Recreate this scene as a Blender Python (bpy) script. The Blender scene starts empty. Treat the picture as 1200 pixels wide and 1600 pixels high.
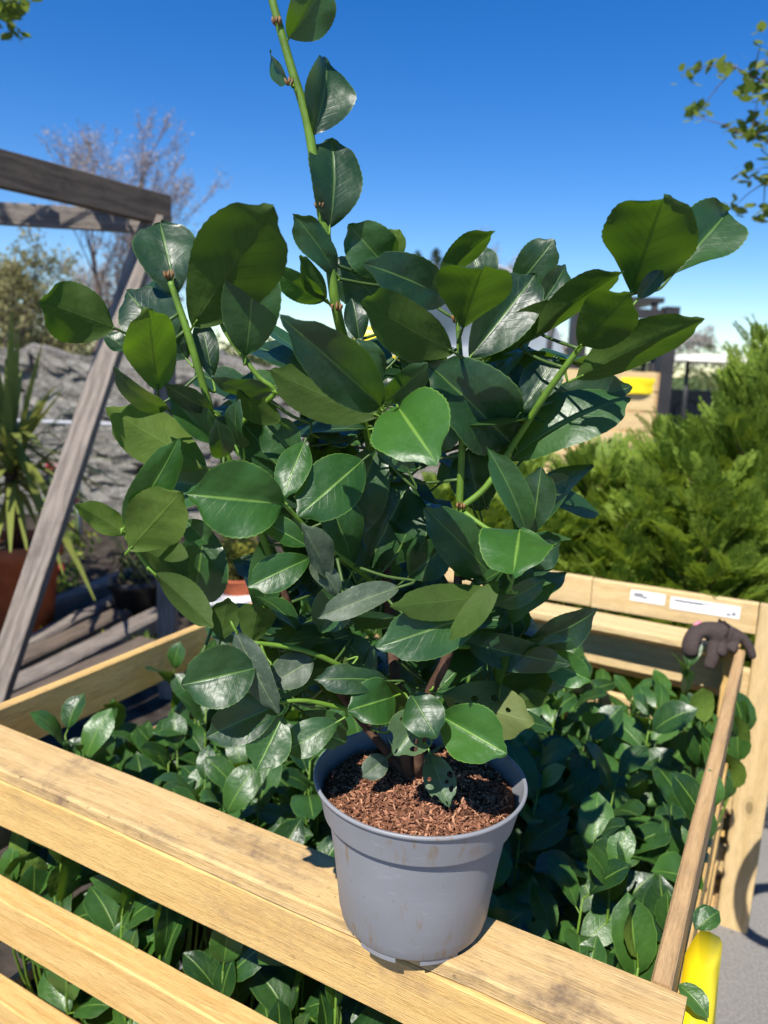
import bpy, bmesh, math, random
from mathutils import Vector, Matrix, Quaternion, noise
random.seed(7)
V = Vector
scene = bpy.context.scene
COL = scene.collection

# ------------------------------------------------------------------ camera, sky, sun, exposure
F, H = 1200.0, 1.55                      # focal length in photo pixels, eye height in metres
PITCH, ROLL = math.radians(11.0), math.radians(2.4)
fwd = V((0, math.cos(PITCH), -math.sin(PITCH)))
r0 = V((1, 0, 0)); u0 = r0.cross(fwd)
CR = r0*math.cos(ROLL) + u0*math.sin(ROLL)
CU = -r0*math.sin(ROLL) + u0*math.cos(ROLL)
CAM = V((0, 0, H))
cd = bpy.data.cameras.new('camera'); cam = bpy.data.objects.new('camera', cd); COL.objects.link(cam)
cam.matrix_world = Matrix(((CR.x, CU.x, -fwd.x, 0), (CR.y, CU.y, -fwd.y, 0), (CR.z, CU.z, -fwd.z, H), (0, 0, 0, 1)))
cd.sensor_fit = 'VERTICAL'; cd.sensor_height = 24; cd.lens = 18.0
cd.clip_start = 0.02; cd.clip_end = 2000
cd.dof.use_dof = True; cd.dof.focus_distance = 0.86; cd.dof.aperture_fstop = 3.4
scene.camera = cam

SUN_EL, SUN_AZ = math.radians(53), math.radians(205)     # azimuth clockwise from +Y
to_sun = V((math.sin(SUN_AZ)*math.cos(SUN_EL), math.cos(SUN_AZ)*math.cos(SUN_EL), math.sin(SUN_EL)))
w = bpy.data.worlds.new('World'); scene.world = w; w.use_nodes = True
nt = w.node_tree; nt.nodes.clear()
sky = nt.nodes.new('ShaderNodeTexSky'); sky.sky_type = 'NISHITA'; sky.sun_disc = False
sky.sun_elevation = SUN_EL; sky.sun_rotation = SUN_AZ; sky.air_density = 1.0; sky.dust_density = 0.0; sky.ozone_density = 4.5
bg = nt.nodes.new('ShaderNodeBackground'); bg.inputs['Strength'].default_value = 0.098
hs = nt.nodes.new('ShaderNodeHueSaturation'); hs.inputs['Hue'].default_value = .5115; hs.inputs['Saturation'].default_value = 1.36      # deep blue of a very clear day
wo = nt.nodes.new('ShaderNodeOutputWorld')
nt.links.new(sky.outputs[0], hs.inputs['Color']); nt.links.new(hs.outputs[0], bg.inputs[0]); nt.links.new(bg.outputs[0], wo.inputs[0])
sl = bpy.data.lights.new('sun', 'SUN'); sl.energy = 5.0; sl.angle = math.radians(0.5); sl.color = (1, .955, .88)
so = bpy.data.objects.new('sun', sl); COL.objects.link(so); so.location = (-2, -5, 9)
so.rotation_euler = (-to_sun).to_track_quat('-Z', 'Y').to_euler()
vs = scene.view_settings; vs.view_transform = 'Standard'; vs.look = 'None'; vs.gamma = 1; vs.use_curve_mapping = False
vs.exposure = 0.65

# ------------------------------------------------------------------ helpers
def ray(x, y): return CR*((x-600)/F) + CU*((800-y)/F) + fwd
def at_z(x, y, z): d = ray(x, y); return CAM + d*((z-H)/d.z)
def at_y(x, y, Y): d = ray(x, y); return CAM + d*(Y/d.y)
ANG = math.radians(61.7)
E2 = V((math.cos(ANG), math.sin(ANG), 0)); E1 = V((-E2.y, E2.x, 0)); O0 = V((.362, .743, 0))
def crate(u, v, z): return O0 + E1*u + E2*v + V((0, 0, z))

def tag(o, label=None, cat=None, group=None, kind=None):
    if label: o['label'] = label
    if cat: o['category'] = cat
    if group: o['group'] = group
    if kind: o['kind'] = kind
    return o
def empty(name, loc, label=None, cat=None, group=None):
    o = bpy.data.objects.new(name, None); COL.objects.link(o); o.location = loc
    o.empty_display_size = .05
    return tag(o, label, cat, group)
def world_loc(o):
    l = o.location.copy()
    if o.parent and o.type == 'EMPTY': l += world_loc(o.parent)
    return l
def attach(o, parent):
    o.parent = parent
    if parent is not None:
        root = parent
        o.matrix_parent_inverse = (PM.get(parent.name) or Matrix.Translation(parent.location)).inverted()
    return o
PM = {}   # world matrices of parents that are meshes
def mk(name, me, mat=None, parent=None, M=None):
    o = bpy.data.objects.new(name, me); COL.objects.link(o)
    if mat is not None and not me.materials: me.materials.append(mat)
    if M is not None: o.matrix_basis = M
    PM[o.name] = (M.copy() if M is not None else Matrix.Identity(4))
    if parent is not None: attach(o, parent)
    return o
def mesh(vs_, fs, smooth=True, name='mesh'):
    me = bpy.data.meshes.new(name); me.from_pydata([tuple(v) for v in vs_], [], fs); me.update()
    if smooth: me.polygons.foreach_set('use_smooth', [True]*len(me.polygons))
    return me
class MB:
    def __init__(s): s.v = []; s.f = []; s.m = []
    def add(s, v, f, m=0):
        o = len(s.v); s.v += [V(p) for p in v]; s.f += [tuple(i+o for i in q) for q in f]; s.m += [m]*len(f)
    def tube(s, pts, rad, n=6, m=0, cap=True):
        pts = [V(p) for p in pts]; vs_, fs = [], []
        if not hasattr(rad, '__len__'): rad = [rad]*len(pts)
        ref = V((.37, .21, .9))
        for i, p in enumerate(pts):
            d = (pts[min(i+1, len(pts)-1)] - pts[max(i-1, 0)])
            d = d.normalized() if d.length > 1e-9 else V((0, 0, 1))
            a = d.cross(ref); a = a.normalized() if a.length > 1e-4 else d.cross(V((1, 0, 0))).normalized()
            b = d.cross(a)
            for k in range(n):
                t = 2*math.pi*k/n; vs_.append(p + (a*math.cos(t) + b*math.sin(t))*rad[i])
        for i in range(len(pts)-1):
            for k in range(n): fs.append((i*n+k, i*n+(k+1) % n, (i+1)*n+(k+1) % n, (i+1)*n+k))
        if cap: fs.append(tuple(range(n))[::-1]); fs.append(tuple((len(pts)-1)*n+k for k in range(n)))
        s.add(vs_, fs, m)
    def box(s, c, sx, sy, sz, m=0, R=None):
        c = V(c); vs_ = []
        for dx in (-1, 1):
            for dy in (-1, 1):
                for dz in (-1, 1):
                    q = V((dx*sx/2, dy*sy/2, dz*sz/2)); vs_.append(c + (R @ q if R else q))
        s.add(vs_, [(0, 1, 3, 2), (4, 6, 7, 5), (0, 4, 5, 1), (2, 3, 7, 6), (0, 2, 6, 4), (1, 5, 7, 3)], m)
    def lathe(s, prof, n=48, c=(0, 0, 0), m=0, wob=0, close=False):
        c = V(c); vs_, fs = [], []
        for r, z in prof:
            for k in range(n):
                t = 2*math.pi*k/n; rr = r*(1 + wob*math.cos(2*t+.6)); vs_.append(c + V((rr*math.cos(t), rr*math.sin(t), z)))
        for i in range(len(prof)-1):
            for k in range(n): fs.append((i*n+k, i*n+(k+1) % n, (i+1)*n+(k+1) % n, (i+1)*n+k))
        if close: fs.append(tuple(range(n))[::-1]); fs.append(tuple((len(prof)-1)*n+k for k in range(n)))
        s.add(vs_, fs, m)
    def mesh(s, mats, smooth=True, name='mesh'):
        me = mesh(s.v, s.f, smooth, name)
        for m in (mats if isinstance(mats, (list, tuple)) else [mats]): me.materials.append(m)
        me.polygons.foreach_set('material_index', s.m); return me
    def build(s, name, mats, parent=None, smooth=True, M=None):
        return mk(name, s.mesh(mats, smooth, name), None, parent, M)
def curve_pts(ctrl, n=8):
    """Catmull-Rom through the control points (tuples of any length)."""
    out = []
    P = [list(c) for c in ctrl]; P = [[2*a-b for a, b in zip(P[0], P[1])]] + P + [[2*a-b for a, b in zip(P[-1], P[-2])]]
    for i in range(1, len(P)-2):
        for k in range(n):
            t = k/n
            out.append([.5*(2*b + (c-a)*t + (2*a-5*b+4*c-d)*t*t + (-a+3*b-3*c+d)*t**3) for a, b, c, d in zip(P[i-1], P[i], P[i+1], P[i+2])])
    out.append(P[-2]); return out

# ------------------------------------------------------------------ materials
class NT:
    def __init__(s, name):
        s.m = bpy.data.materials.new(name); s.m.use_nodes = True; s.t = s.m.node_tree; s.t.nodes.clear()
        s.out = s.n('ShaderNodeOutputMaterial')
    def n(s, typ, **kw):
        nd = s.t.nodes.new(typ)
        for k, v in kw.items(): setattr(nd, k, v)
        return nd
    def l(s, a, b): s.t.links.new(a, b)
    def put(s, inp, v):
        if hasattr(v, 'is_output') or hasattr(v, 'links'): s.l(v, inp)
        elif v is not None:
            if hasattr(inp.default_value, '__len__') and not hasattr(v, '__len__'): v = (v, v, v)
            if hasattr(inp.default_value, '__len__') and len(inp.default_value) == 4 and len(v) == 3: v = (*v, 1)
            inp.default_value = v
    def math(s, op, a, b=None, c=None, clamp=False):
        nd = s.n('ShaderNodeMath', operation=op, use_clamp=clamp)
        for i, q in enumerate((a, b, c)):
            if q is not None: s.put(nd.inputs[i], q)
        return nd.outputs[0]
    def mix(s, f, a, b, blend='MIX'):
        nd = s.n('ShaderNodeMix', data_type='RGBA', blend_type=blend)
        s.put(nd.inputs[0], f); s.put(nd.inputs[6], a); s.put(nd.inputs[7], b); return nd.outputs[2]
    def ramp(s, f, stops):
        nd = s.n('ShaderNodeValToRGB'); e = nd.color_ramp.elements
        while len(e) < len(stops): e.new(.5)
        for q, (p, c) in zip(e, stops): q.position = p; q.color = (*c, 1) if hasattr(c, '__len__') else (c, c, c, 1)
        s.put(nd.inputs[0], f); return nd.outputs[0]
    def map(s, f, a, b, c=0, d=1, smooth=False):
        nd = s.n('ShaderNodeMapRange', interpolation_type='SMOOTHSTEP' if smooth else 'LINEAR')
        for i, q in enumerate((f, a, b, c, d)): s.put(nd.inputs[i], q)
        return nd.outputs[0]
    def coord(s, which='Object', scale=(1, 1, 1), offset=None):
        tc = s.n('ShaderNodeTexCoord'); mp = s.n('ShaderNodeMapping'); s.l(tc.outputs[which], mp.inputs[0]); s.put(mp.inputs['Scale'], scale)
        if offset is not None: s.put(mp.inputs['Location'], offset)
        return mp.outputs[0]
    def noise(s, vec, scale, detail=4, rough=.55, dist=0):
        nd = s.n('ShaderNodeTexNoise'); s.put(nd.inputs['Scale'], scale); s.put(nd.inputs['Detail'], detail); s.put(nd.inputs['Roughness'], rough); s.put(nd.inputs['Distortion'], dist)
        if vec is not None: s.l(vec, nd.inputs['Vector'])
        return nd.outputs[0]
    def rand(s): return s.n('ShaderNodeObjectInfo').outputs['Random']
    def bump(s, h, strength, dist=.01):
        nd = s.n('ShaderNodeBump'); s.put(nd.inputs['Strength'], strength); s.put(nd.inputs['Distance'], dist); s.l(h, nd.inputs['Height']); return nd.outputs[0]
    def bsdf(s, col, rough=.6, spec=.4, normal=None, **kw):
        b = s.n('ShaderNodeBsdfPrincipled'); s.put(b.inputs['Base Color'], col); s.put(b.inputs['Roughness'], rough); s.put(b.inputs['Specular IOR Level'], spec)
        if normal is not None: s.l(normal, b.inputs['Normal'])
        for k, v in kw.items(): s.put(b.inputs[k], v)
        return b.outputs[0]
    def done(s, sh): s.l(sh, s.out.inputs[0]); return s.m

def plain(name, col, rough=.6, spec=.4, var=.15, scale=30, bump=.1):
    t = NT(name); c = t.coord('Object'); n = t.noise(c, scale, 5)
    cc = t.mix(t.map(n, .3, .7), tuple(x*(1-var) for x in col), tuple(min(1, x*(1+var)) for x in col))
    return t.done(t.bsdf(cc, rough, spec, t.bump(n, bump, .003)))

def leaf_material(name, up_a, up_b, lo, trans, vein, tmix=.20, rough=.36, holes=None, dust=.5, cs=1.0, spec=.55):
    t = NT(name)
    uv = t.n('ShaderNodeUVMap'); sp = t.n('ShaderNodeSeparateXYZ'); t.l(uv.outputs[0], sp.inputs[0])
    xs = t.math('MULTIPLY', t.math('SUBTRACT', sp.outputs[0], .5), 2)
    xn = t.math('ABSOLUTE', xs); tv = sp.outputs[1]
    mid = t.map(xn, .018, .06, 1, 0, True)
    ph = t.math('MULTIPLY', t.math('SUBTRACT', tv, t.math('MULTIPLY', t.math('POWER', xn, .8), .24)), 9.5)
    fr = t.math('ABSOLUTE', t.math('SUBTRACT', t.math('FRACT', ph), .5))
    side = t.math('MULTIPLY', t.map(fr, 0, .09, 1, 0, True), t.map(xn, .85, .3, 0, 1))
    c = t.coord('Object', (cs, cs, cs)); rnd = t.rand()
    n1 = t.noise(c, 24, 4); n2 = t.noise(c, 190, 3, .7)
    r2 = t.math('FRACT', t.math('MULTIPLY', rnd, 7.31))
    up = t.mix(t.map(t.math('ADD', t.math('MULTIPLY', n1, .6), t.math('MULTIPLY', r2, .5)), .3, .8), up_a, up_b)
    up = t.mix(t.math('MULTIPLY', t.map(n2, .56, .74), .10*dust), up, (.30, .34, .27))          # dust, water spots
    up = t.mix(t.math('MULTIPLY', side, .09), up, vein)
    up = t.mix(t.math('MULTIPLY', mid, .7), up, vein)
    up = t.mix(t.math('MULTIPLY', t.map(xn, .955, .985), .45), up, vein)
    low = t.mix(t.map(n1, .3, .7), tuple(x*.85 for x in lo), tuple(x*1.15 for x in lo))
    low = t.mix(t.math('MULTIPLY', side, .3), low, tuple(x*.55 for x in lo))
    low = t.mix(t.math('MULTIPLY', mid, .5), low, tuple(x*1.5 for x in lo))
    bf = t.n('ShaderNodeNewGeometry').outputs['Backfacing']
    colr = t.mix(bf, up, low)
    hgt = t.math('ADD', t.math('ADD', t.math('MULTIPLY', side, -.16), t.math('MULTIPLY', mid, -.9)), t.math('ADD', t.math('MULTIPLY', n2, .35), t.math('MULTIPLY', t.noise(c, 55, 2), 2.2)))
    nm = t.bump(hgt, .30, .0024)
    rg = t.math('ADD', t.map(bf, 0, 1, rough, .62), t.math('MULTIPLY', n1, .14))
    pb = t.bsdf(colr, rg, t.map(bf, 0, 1, spec, .3), nm)
    tr = t.n('ShaderNodeBsdfTranslucent'); t.put(tr.inputs[0], t.mix(t.math('MAXIMUM', t.math('MULTIPLY', side, .6), mid), trans, tuple(x*.45 for x in trans)))
    mx = t.n('ShaderNodeMixShader'); t.put(mx.inputs[0], tmix); t.l(pb, mx.inputs[1]); t.l(tr.outputs[0], mx.inputs[2])
    sh = mx.outputs[0]
    if holes:
        h = None
        for (hx, hy, hr) in holes:
            dx = t.math('MULTIPLY', t.math('SUBTRACT', sp.outputs[0], hx), .62); dy = t.math('SUBTRACT', tv, hy)
            d = t.math('ADD', t.math('SQRT', t.math('ADD', t.math('MULTIPLY', dx, dx), t.math('MULTIPLY', dy, dy))), t.math('MULTIPLY', t.math('SUBTRACT', n2, .5), .02))
            q = t.math('LESS_THAN', d, hr); h = q if h is None else t.math('MAXIMUM', h, q)
        tp = t.n('ShaderNodeBsdfTransparent'); m2 = t.n('ShaderNodeMixShader'); t.l(h, m2.inputs[0]); t.l(sh, m2.inputs[1]); t.l(tp.outputs[0], m2.inputs[2]); sh = m2.outputs[0]
    return t.done(sh)

def wood_material(name, base, dark, stain, stain_amt=.5, knots=True, rough=.75, grain=1.0):
    t = NT(name); rnd = t.rand(); off = t.n('ShaderNodeCombineXYZ')
    for i, k in enumerate((37.1, 11.7, 23.9)): t.l(t.math('MULTIPLY', rnd, k), off.inputs[i])
    c = t.coord('Object', (1, 1, 1), off.outputs[0])
    st = t.n('ShaderNodeMapping'); t.l(c, st.inputs[0]); st.inputs['Scale'].default_value = (1.3, 17, 17)
    warp = t.noise(c, 3.2, 3)
    g = t.noise(st.outputs[0], 5.5, 6, .62, .9)
    st2 = t.n('ShaderNodeMapping'); t.l(c, st2.inputs[0]); st2.inputs['Scale'].default_value = (2.2, 130, 130)
    fine = t.noise(st2.outputs[0], 7, 3, .6)
    w_ = t.n('ShaderNodeTexWave', wave_type='RINGS', rings_direction='X'); w_.inputs['Scale'].default_value = 11; w_.inputs['Distortion'].default_value = 7; w_.inputs['Detail'].default_value = 3; w_.inputs['Detail Scale'].default_value = 1.4
    st3 = t.n('ShaderNodeMapping'); t.l(c, st3.inputs[0]); st3.inputs['Scale'].default_value = (.25, 1.6, 1.6); t.l(st3.outputs[0], w_.inputs['Vector'])
    gr = t.math('ADD', t.math('MULTIPLY', g, .6), t.math('ADD', t.math('MULTIPLY', fine, .38), t.math('MULTIPLY', w_.outputs['Fac'], .16)))
    col = t.mix(t.map(gr, .42, .68), dark, base)
    col = t.mix(t.math('MULTIPLY', t.map(rnd, 0, 1), .35), col, tuple(x*.82 for x in base))
    sn = t.noise(c, 5.0, 5, .62, .5); sn2 = t.noise(st.outputs[0], 2.2, 4, .6)
    col = t.mix(t.math('MULTIPLY', t.map(t.math('ADD', t.math('MULTIPLY', sn, .6), t.math('MULTIPLY', sn2, .4)), .47, .62, 0, 1, True), t.math('MULTIPLY', t.map(t.noise(c, 38, 5, .7), .3, .62), stain_amt)), col, stain)
    fib = t.n('ShaderNodeMapping'); t.l(c, fib.inputs[0]); fib.inputs['Scale'].default_value = (6, 260, 260)
    fb = t.noise(fib.outputs[0], 4, 3, .6); col = t.mix(t.math('MULTIPLY', t.map(fb, .54, .68), .55), col, tuple(x*.55 for x in dark))
    sp = t.noise(c, 85, 2, .5)
    col = t.mix(t.math('MULTIPLY', t.map(sp, .69, .76), .55*stain_amt), col, tuple(x*.35 for x in stain))
    hgt = t.math('ADD', gr, t.math('MULTIPLY', fine, .5))
    if knots:
        kv = t.n('ShaderNodeTexVoronoi', feature='F1'); kv.inputs['Scale'].default_value = 4.6
        k2 = t.n('ShaderNodeMapping'); t.l(c, k2.inputs[0]); k2.inputs['Scale'].default_value = (.75, 1.5, 1.5); t.l(k2.outputs[0], kv.inputs['Vector'])
        kd = t.math('ADD', kv.outputs['Distance'], t.math('MULTIPLY', t.math('SUBTRACT', g, .5), .05))
        col = t.mix(t.math('MULTIPLY', t.map(kd, .05, .085, 1, 0, True), .75), col, tuple(x*.36 for x in dark))
        col = t.mix(t.math('MULTIPLY', t.map(t.math('ABSOLUTE', t.math('SUBTRACT', kd, .1)), 0, .03, 1, 0), .4), col, tuple(x*.6 for x in dark))
    return t.done(t.bsdf(col, rough, .25, t.bump(t.math('ADD', hgt, t.math('MULTIPLY', fb, .8)), .7*grain, .003)))

M = {}
M['leaf'] = leaf_material('laurel_leaf', (.0055, .024, .0098), (.026, .082, .017), (.040, .074, .010), (.16, .33, .010), (.12, .22, .042), rough=.34, tmix=.22, spec=.62)
M['leaf_bright'] = leaf_material('bright_laurel_leaf', (.017, .066, .011), (.036, .118, .018), (.08, .13, .018), (.22, .44, .012), (.20, .36, .06), rough=.33, tmix=.27)  # brighter grass-green version of the leaf colours, for kinds B and Y
M['leaf_holed'] = leaf_material('laurel_leaf_holed', (.016, .05, .02), (.03, .08, .028), (.11, .14, .04), (.20, .30, .03), (.15, .24, .06), holes=[(.25, .3, .045), (.36, .2, .035), (.3, .48, .03), (.62, .35, .04), (.72, .55, .035), (.6, .72, .028)])
M['leaf_edge'] = leaf_material('laurel_leaf_chewed', (.035, .075, .035), (.06, .11, .045), (.13, .16, .05), (.2, .3, .04), (.18, .26, .08), holes=[(.2, .74, .055), (.3, .6, .04), (.12, .5, .06), (.9, .82, .07), (.55, .93, .05), (.8, .45, .04)])
M['leaf_dust'] = leaf_material('laurel_leaf_dusty', (.04, .065, .04), (.065, .095, .055), (.16, .17, .06), (.15, .24, .04), (.16, .22, .09), rough=.5, dust=3)
M['crateleaf'] = leaf_material('crate_laurel_leaf', (.009, .036, .009), (.046, .122, .020), (.11, .18, .026), (.24, .42, .02), (.16, .28, .045), rough=.31, cs=.11, spec=.5, tmix=.17)
M['stem'] = plain('green_stem', (.10, .19, .018), .5, .4, .25, 60, .2)
M['twiglet'] = plain('leaf_stalk', (.05, .095, .018), .5, .4, .25, 60, .2)
M['bark'] = plain('brown_stem_bark', (.085, .045, .028), .8, .2, .4, 70, .5)
M['bud'] = plain('bud_scale', (.22, .12, .05), .7, .3, .3, 200, .2)
M['wood'] = wood_material('crate_pine', (.74, .48, .175), (.60, .36, .115), (.38, .235, .115), .6)
M['wood_clean'] = wood_material('crate_pine_clean', (.74, .48, .18), (.60, .345, .105), (.44, .25, .095), .35)
M['wood_top'] = wood_material('crate_pine_top', (.68, .465, .21), (.53, .34, .135), (.21, .14, .085), 1.0)
M['wood_pale'] = wood_material('pale_pine', (.72, .53, .27), (.60, .42, .19), (.42, .29, .15), .35)
M['wood_brown'] = wood_material('brown_pine', (.55, .355, .17), (.43, .255, .11), (.26, .17, .10), .5)
M['wood_grey'] = wood_material('weathered_timber', (.29, .245, .205), (.14, .115, .095), (.085, .072, .06), .5, False)
M['wood_dark'] = wood_material('dark_timber', (.18, .135, .10), (.085, .066, .05), (.035, .03, .026), .5, False)

def pot_material():
    t = NT('grey_pot_plastic'); c = t.coord('Object'); n = t.noise(c, 9, 4); s = t.noise(t.coord('Object', (60, 60, 5)), 1.6, 4, .6)
    col = t.mix(t.map(n, .35, .7), (.20, .203, .217), (.225, .228, .243))
    sp = t.n('ShaderNodeSeparateXYZ'); t.l(c, sp.inputs[0])
    dirt = t.math('MULTIPLY', t.map(s, .52, .66, 0, 1, True), t.map(t.noise(c, 14, 3), .48, .62, 0, 1, True))
    col = t.mix(t.math('MULTIPLY', dirt, .85), col, (.20, .145, .095))
    col = t.mix(t.math('MULTIPLY', t.map(t.noise(c, 160, 2), .70, .75), .5), col, (.12, .09, .07))
    col = t.mix(t.math('MULTIPLY', t.map(t.noise(t.coord('Object', (1, 1, 4)), 26, 6, .75), .58, .72), .25), col, (.40, .41, .42))
    return t.done(t.bsdf(col, t.map(n, .3, .7, .42, .58), .4, t.bump(t.noise(c, 70, 3), .05, .002)))
M['pot'] = pot_material()
M['soil'] = plain('bark_soil', (.13, .058, .033), .95, .1, .6, 90, 1.0)
def chips_material():
    t = NT('bark_chips'); r = t.n('ShaderNodeNewGeometry').outputs['Random Per Island']
    col = t.ramp(r, [(0, (.07, .03, .018)), (.45, (.20, .088, .05)), (.8, (.33, .15, .085)), (1, (.48, .26, .15))])
    return t.done(t.bsdf(col, .9, .15))
M['chips'] = chips_material()
def island(name, stops, rough=.7, trans=None, tmix=.25):
    t = NT(name); r = t.n('ShaderNodeNewGeometry').outputs['Random Per Island']
    pb = t.bsdf(t.ramp(r, stops), rough, .25)
    if trans is None: return t.done(pb)
    tr = t.n('ShaderNodeBsdfTranslucent'); t.put(tr.inputs[0], trans); mx = t.n('ShaderNodeMixShader'); mx.inputs[0].default_value = tmix
    t.l(pb, mx.inputs[1]); t.l(tr.outputs[0], mx.inputs[2]); return t.done(mx.outputs[0])
M['conifer'] = island('conifer_spray', [(0, (.065, .12, .016)), (.5, (.17, .255, .034)), (1, (.30, .38, .06))], .6, (.44, .58, .055), .40)
M['gold_conifer'] = island('golden_conifer', [(0, (.16, .18, .02)), (1, (.34, .33, .05))], .6, (.4, .4, .05))
M['sword'] = island('sword_leaf', [(0, (.10, .13, .025)), (.6, (.20, .23, .05)), (1, (.36, .34, .12))], .45, (.4, .4, .08))
M['blossom'] = island('pale_blossom', [(0, (.22, .17, .14)), (.6, (.36, .30, .26)), (1, (.52, .47, .42))], .8, (.5, .42, .4), .3)
M['catkin'] = island('olive_buds', [(0, (.16, .15, .06)), (1, (.30, .27, .12))], .8, (.3, .3, .1), .3)
M['spring'] = island('spring_leaf', [(0, (.06, .10, .02)), (.5, (.11, .17, .03)), (1, (.19, .20, .05))], .5, (.28, .38, .05), .35)
M['hedge'] = island('hedge_leaf', [(0, (.05, .075, .025)), (1, (.14, .16, .06))], .7, (.2, .25, .06))
M['fir'] = island('fir_needles', [(0, (.025, .045, .025)), (1, (.06, .085, .045))], .7)
M['weed'] = island('small_weeds', [(0, (.08, .14, .02)), (.6, (.16, .24, .04)), (1, (.38, .36, .04))], .6, (.3, .4, .06))
M['twig'] = plain('twig_bark', (.16, .12, .10), .9, .1, .35, 20, .4)
M['red'] = plain('red_petals', (.55, .03, .06), .6, .3, .2)
M['terracotta'] = plain('terracotta', (.48, .13, .055), .75, .25, .2, 14, .15)
M['black'] = plain('black_plastic', (.012, .013, .018), .4, .5, .2, 20, .05)
M['yellow'] = plain('yellow_plastic', (.80, .62, .008), .38, .5, .06, 9, .05)
M['white'] = plain('white_print', (.80, .80, .78), .5, .4, .05, 9, .02)
M['cream'] = plain('cream_panel', (.72, .68, .58), .4, .5, .06, 9, .02)
M['steel'] = plain('galvanised_steel', (.40, .41, .42), .4, .5, .1, 30, .05)
M['dark_metal'] = plain('dark_machine_paint', (.03, .028, .028), .5, .4, .3, 6, .05)
M['rubber'] = plain('black_rubber', (.02, .02, .02), .8, .3, .2, 30, .2)
M['film'] = plain('polytunnel_film', (.45, .49, .54), .35, .5, .12, 3, .05)
M['glove'] = plain('brown_glove_knit', (.060, .045, .040), .95, .15, .3, 260, .8)
M['pink'] = plain('pink_cuff', (.62, .22, .28), .8, .2, .1)
M['print'] = plain('grey_print', (.22, .23, .25), .6, .3, .1)

def stone_material():
    t = NT('wall_stone'); c = t.coord('Object'); rnd = t.rand(); n = t.noise(c, 5, 6, .65); n2 = t.noise(c, 22, 4, .7)
    a = t.ramp(rnd, [(0, (.19, .175, .15)), (.35, (.34, .315, .275)), (.7, (.45, .42, .37)), (1, (.27, .23, .19))])
    col = t.mix(t.map(n, .35, .7), (.13, .12, .10), a); col = t.mix(t.map(n2, .5, .66), col, (.56, .53, .47))
    col = t.mix(t.math('MULTIPLY', t.map(n, .6, .7), .4), col, (.10, .11, .05))
    return t.done(t.bsdf(col, .95, .1, t.bump(t.math('ADD', n, n2), .9, .03)))
M['stone'] = stone_material()
M['mortar'] = plain('wall_core', (.07, .062, .05), .95, .1, .5, 8, .6)
def asphalt():
    t = NT('worn_asphalt'); c = t.coord('Object'); n = t.noise(c, 1.1, 5); f = t.noise(c, 120, 3, .7); st = t.noise(c, 16, 4, .7)
    col = t.mix(t.map(n, .3, .7), (.15, .143, .132), (.20, .19, .175)); col = t.mix(t.map(f, .4, .75), col, (.27, .255, .235))
    col = t.mix(t.math('MULTIPLY', t.map(st, .62, .68), .7), col, (.09, .075, .065))
    return t.done(t.bsdf(col, .92, .2, t.bump(f, .5, .006)))
M['asphalt'] = asphalt()
M['bed'] = plain('dark_soil', (.045, .036, .028), .97, .1, .6, 14, 1.0)
M['grass'] = plain('field_grass', (.09, .13, .04), .9, .1, .3, 2, .3)

# ------------------------------------------------------------------ ground
def sheet(name, x0, x1, y0, y1, z, mat):
    o = mk(name, mesh([(x0, y0, z), (x1, y0, z), (x1, y1, z), (x0, y1, z)], [(0, 1, 2, 3)], False), mat); return tag(o, kind='structure')
sheet('ground', -300, 300, -300, 600, 0, M['asphalt'])
# soil bed in front of the stone wall, gently bumpy
N = 70; vs_, fs = [], []
for j in range(N+1):
    for i in range(N+1):
        x = -7 + 7.0*i/N; y = .9 + 6.2*j/N
        e = min(i, j, N-i, N-j); vs_.append((x, y, .004 if e == 0 else .022 + .03*noise.noise((x*3, y*3, 1)) + .012*noise.noise((x*11, y*11, 4))))
for j in range(N):
    for i in range(N):
        c = V((-7+7*(i+.5)/N, .9+6.2*(j+.5)/N, 0)) - O0; du, dv = c.dot(E1), c.dot(E2)
        if du < 1.42 and dv < 1.5: continue
        fs.append((j*(N+1)+i, j*(N+1)+i+1, (j+1)*(N+1)+i+1, (j+1)*(N+1)+i))
tag(mk('soil_bed', mesh(vs_, fs), M['bed']), kind='structure')
sheet('field', -290, 290, 16, 590, .004, M['grass'])

# ------------------------------------------------------------------ boards
def board(name, p0, p1, width, thick, mat, parent, side, jit=.0012, seg=None, ch=.003):
    """board from p0 to p1 (centre line); `side` is the direction of the width."""
    p0, p1 = V(p0), V(p1); L = (p1-p0).length; X = (p1-p0)/L; Y = V(side); Y = (Y - X*Y.dot(X)).normalized(); Z = X.cross(Y)
    seg = seg or max(3, int(L/.07)); a, b = width/2, thick/2; ch = min(ch, b*.5)
    ring = [(-a+ch, -b), (a-ch, -b), (a, -b+ch), (a, b-ch), (a-ch, b), (-a+ch, b), (-a, b-ch), (-a, -b+ch)]
    vs_, fs = [], []; sd = random.random()*99
    for i in range(seg+1):
        x = L*i/seg; o1 = noise.noise((x*3.1, sd, 0))*jit*2; o2 = noise.noise((x*2.3, sd, 7))*jit
        for k, (y, z) in enumerate(ring):
            q = noise.noise((x*17, sd, k*3.7))*jit*1.1
            vs_.append((x, y+o1+q*(1 if y > 0 else -1), z+o2+q*.4))
    n = 8
    for i in range(seg):
        for k in range(n): fs.append((i*n+k, (i+1)*n+k, (i+1)*n+(k+1) % n, i*n+(k+1) % n))
    fs.append(tuple(range(n))); fs.append(tuple(seg*n+k for k in range(n))[::-1])
    Mx = Matrix(((X.x, Y.x, Z.x, p0.x), (X.y, Y.y, Z.y, p0.y), (X.z, Y.z, Z.z, p0.z), (0, 0, 0, 1)))
    return mk(name, mesh(vs_, fs, False), mat, parent, Mx)
UP = V((0, 0, 1))

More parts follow.
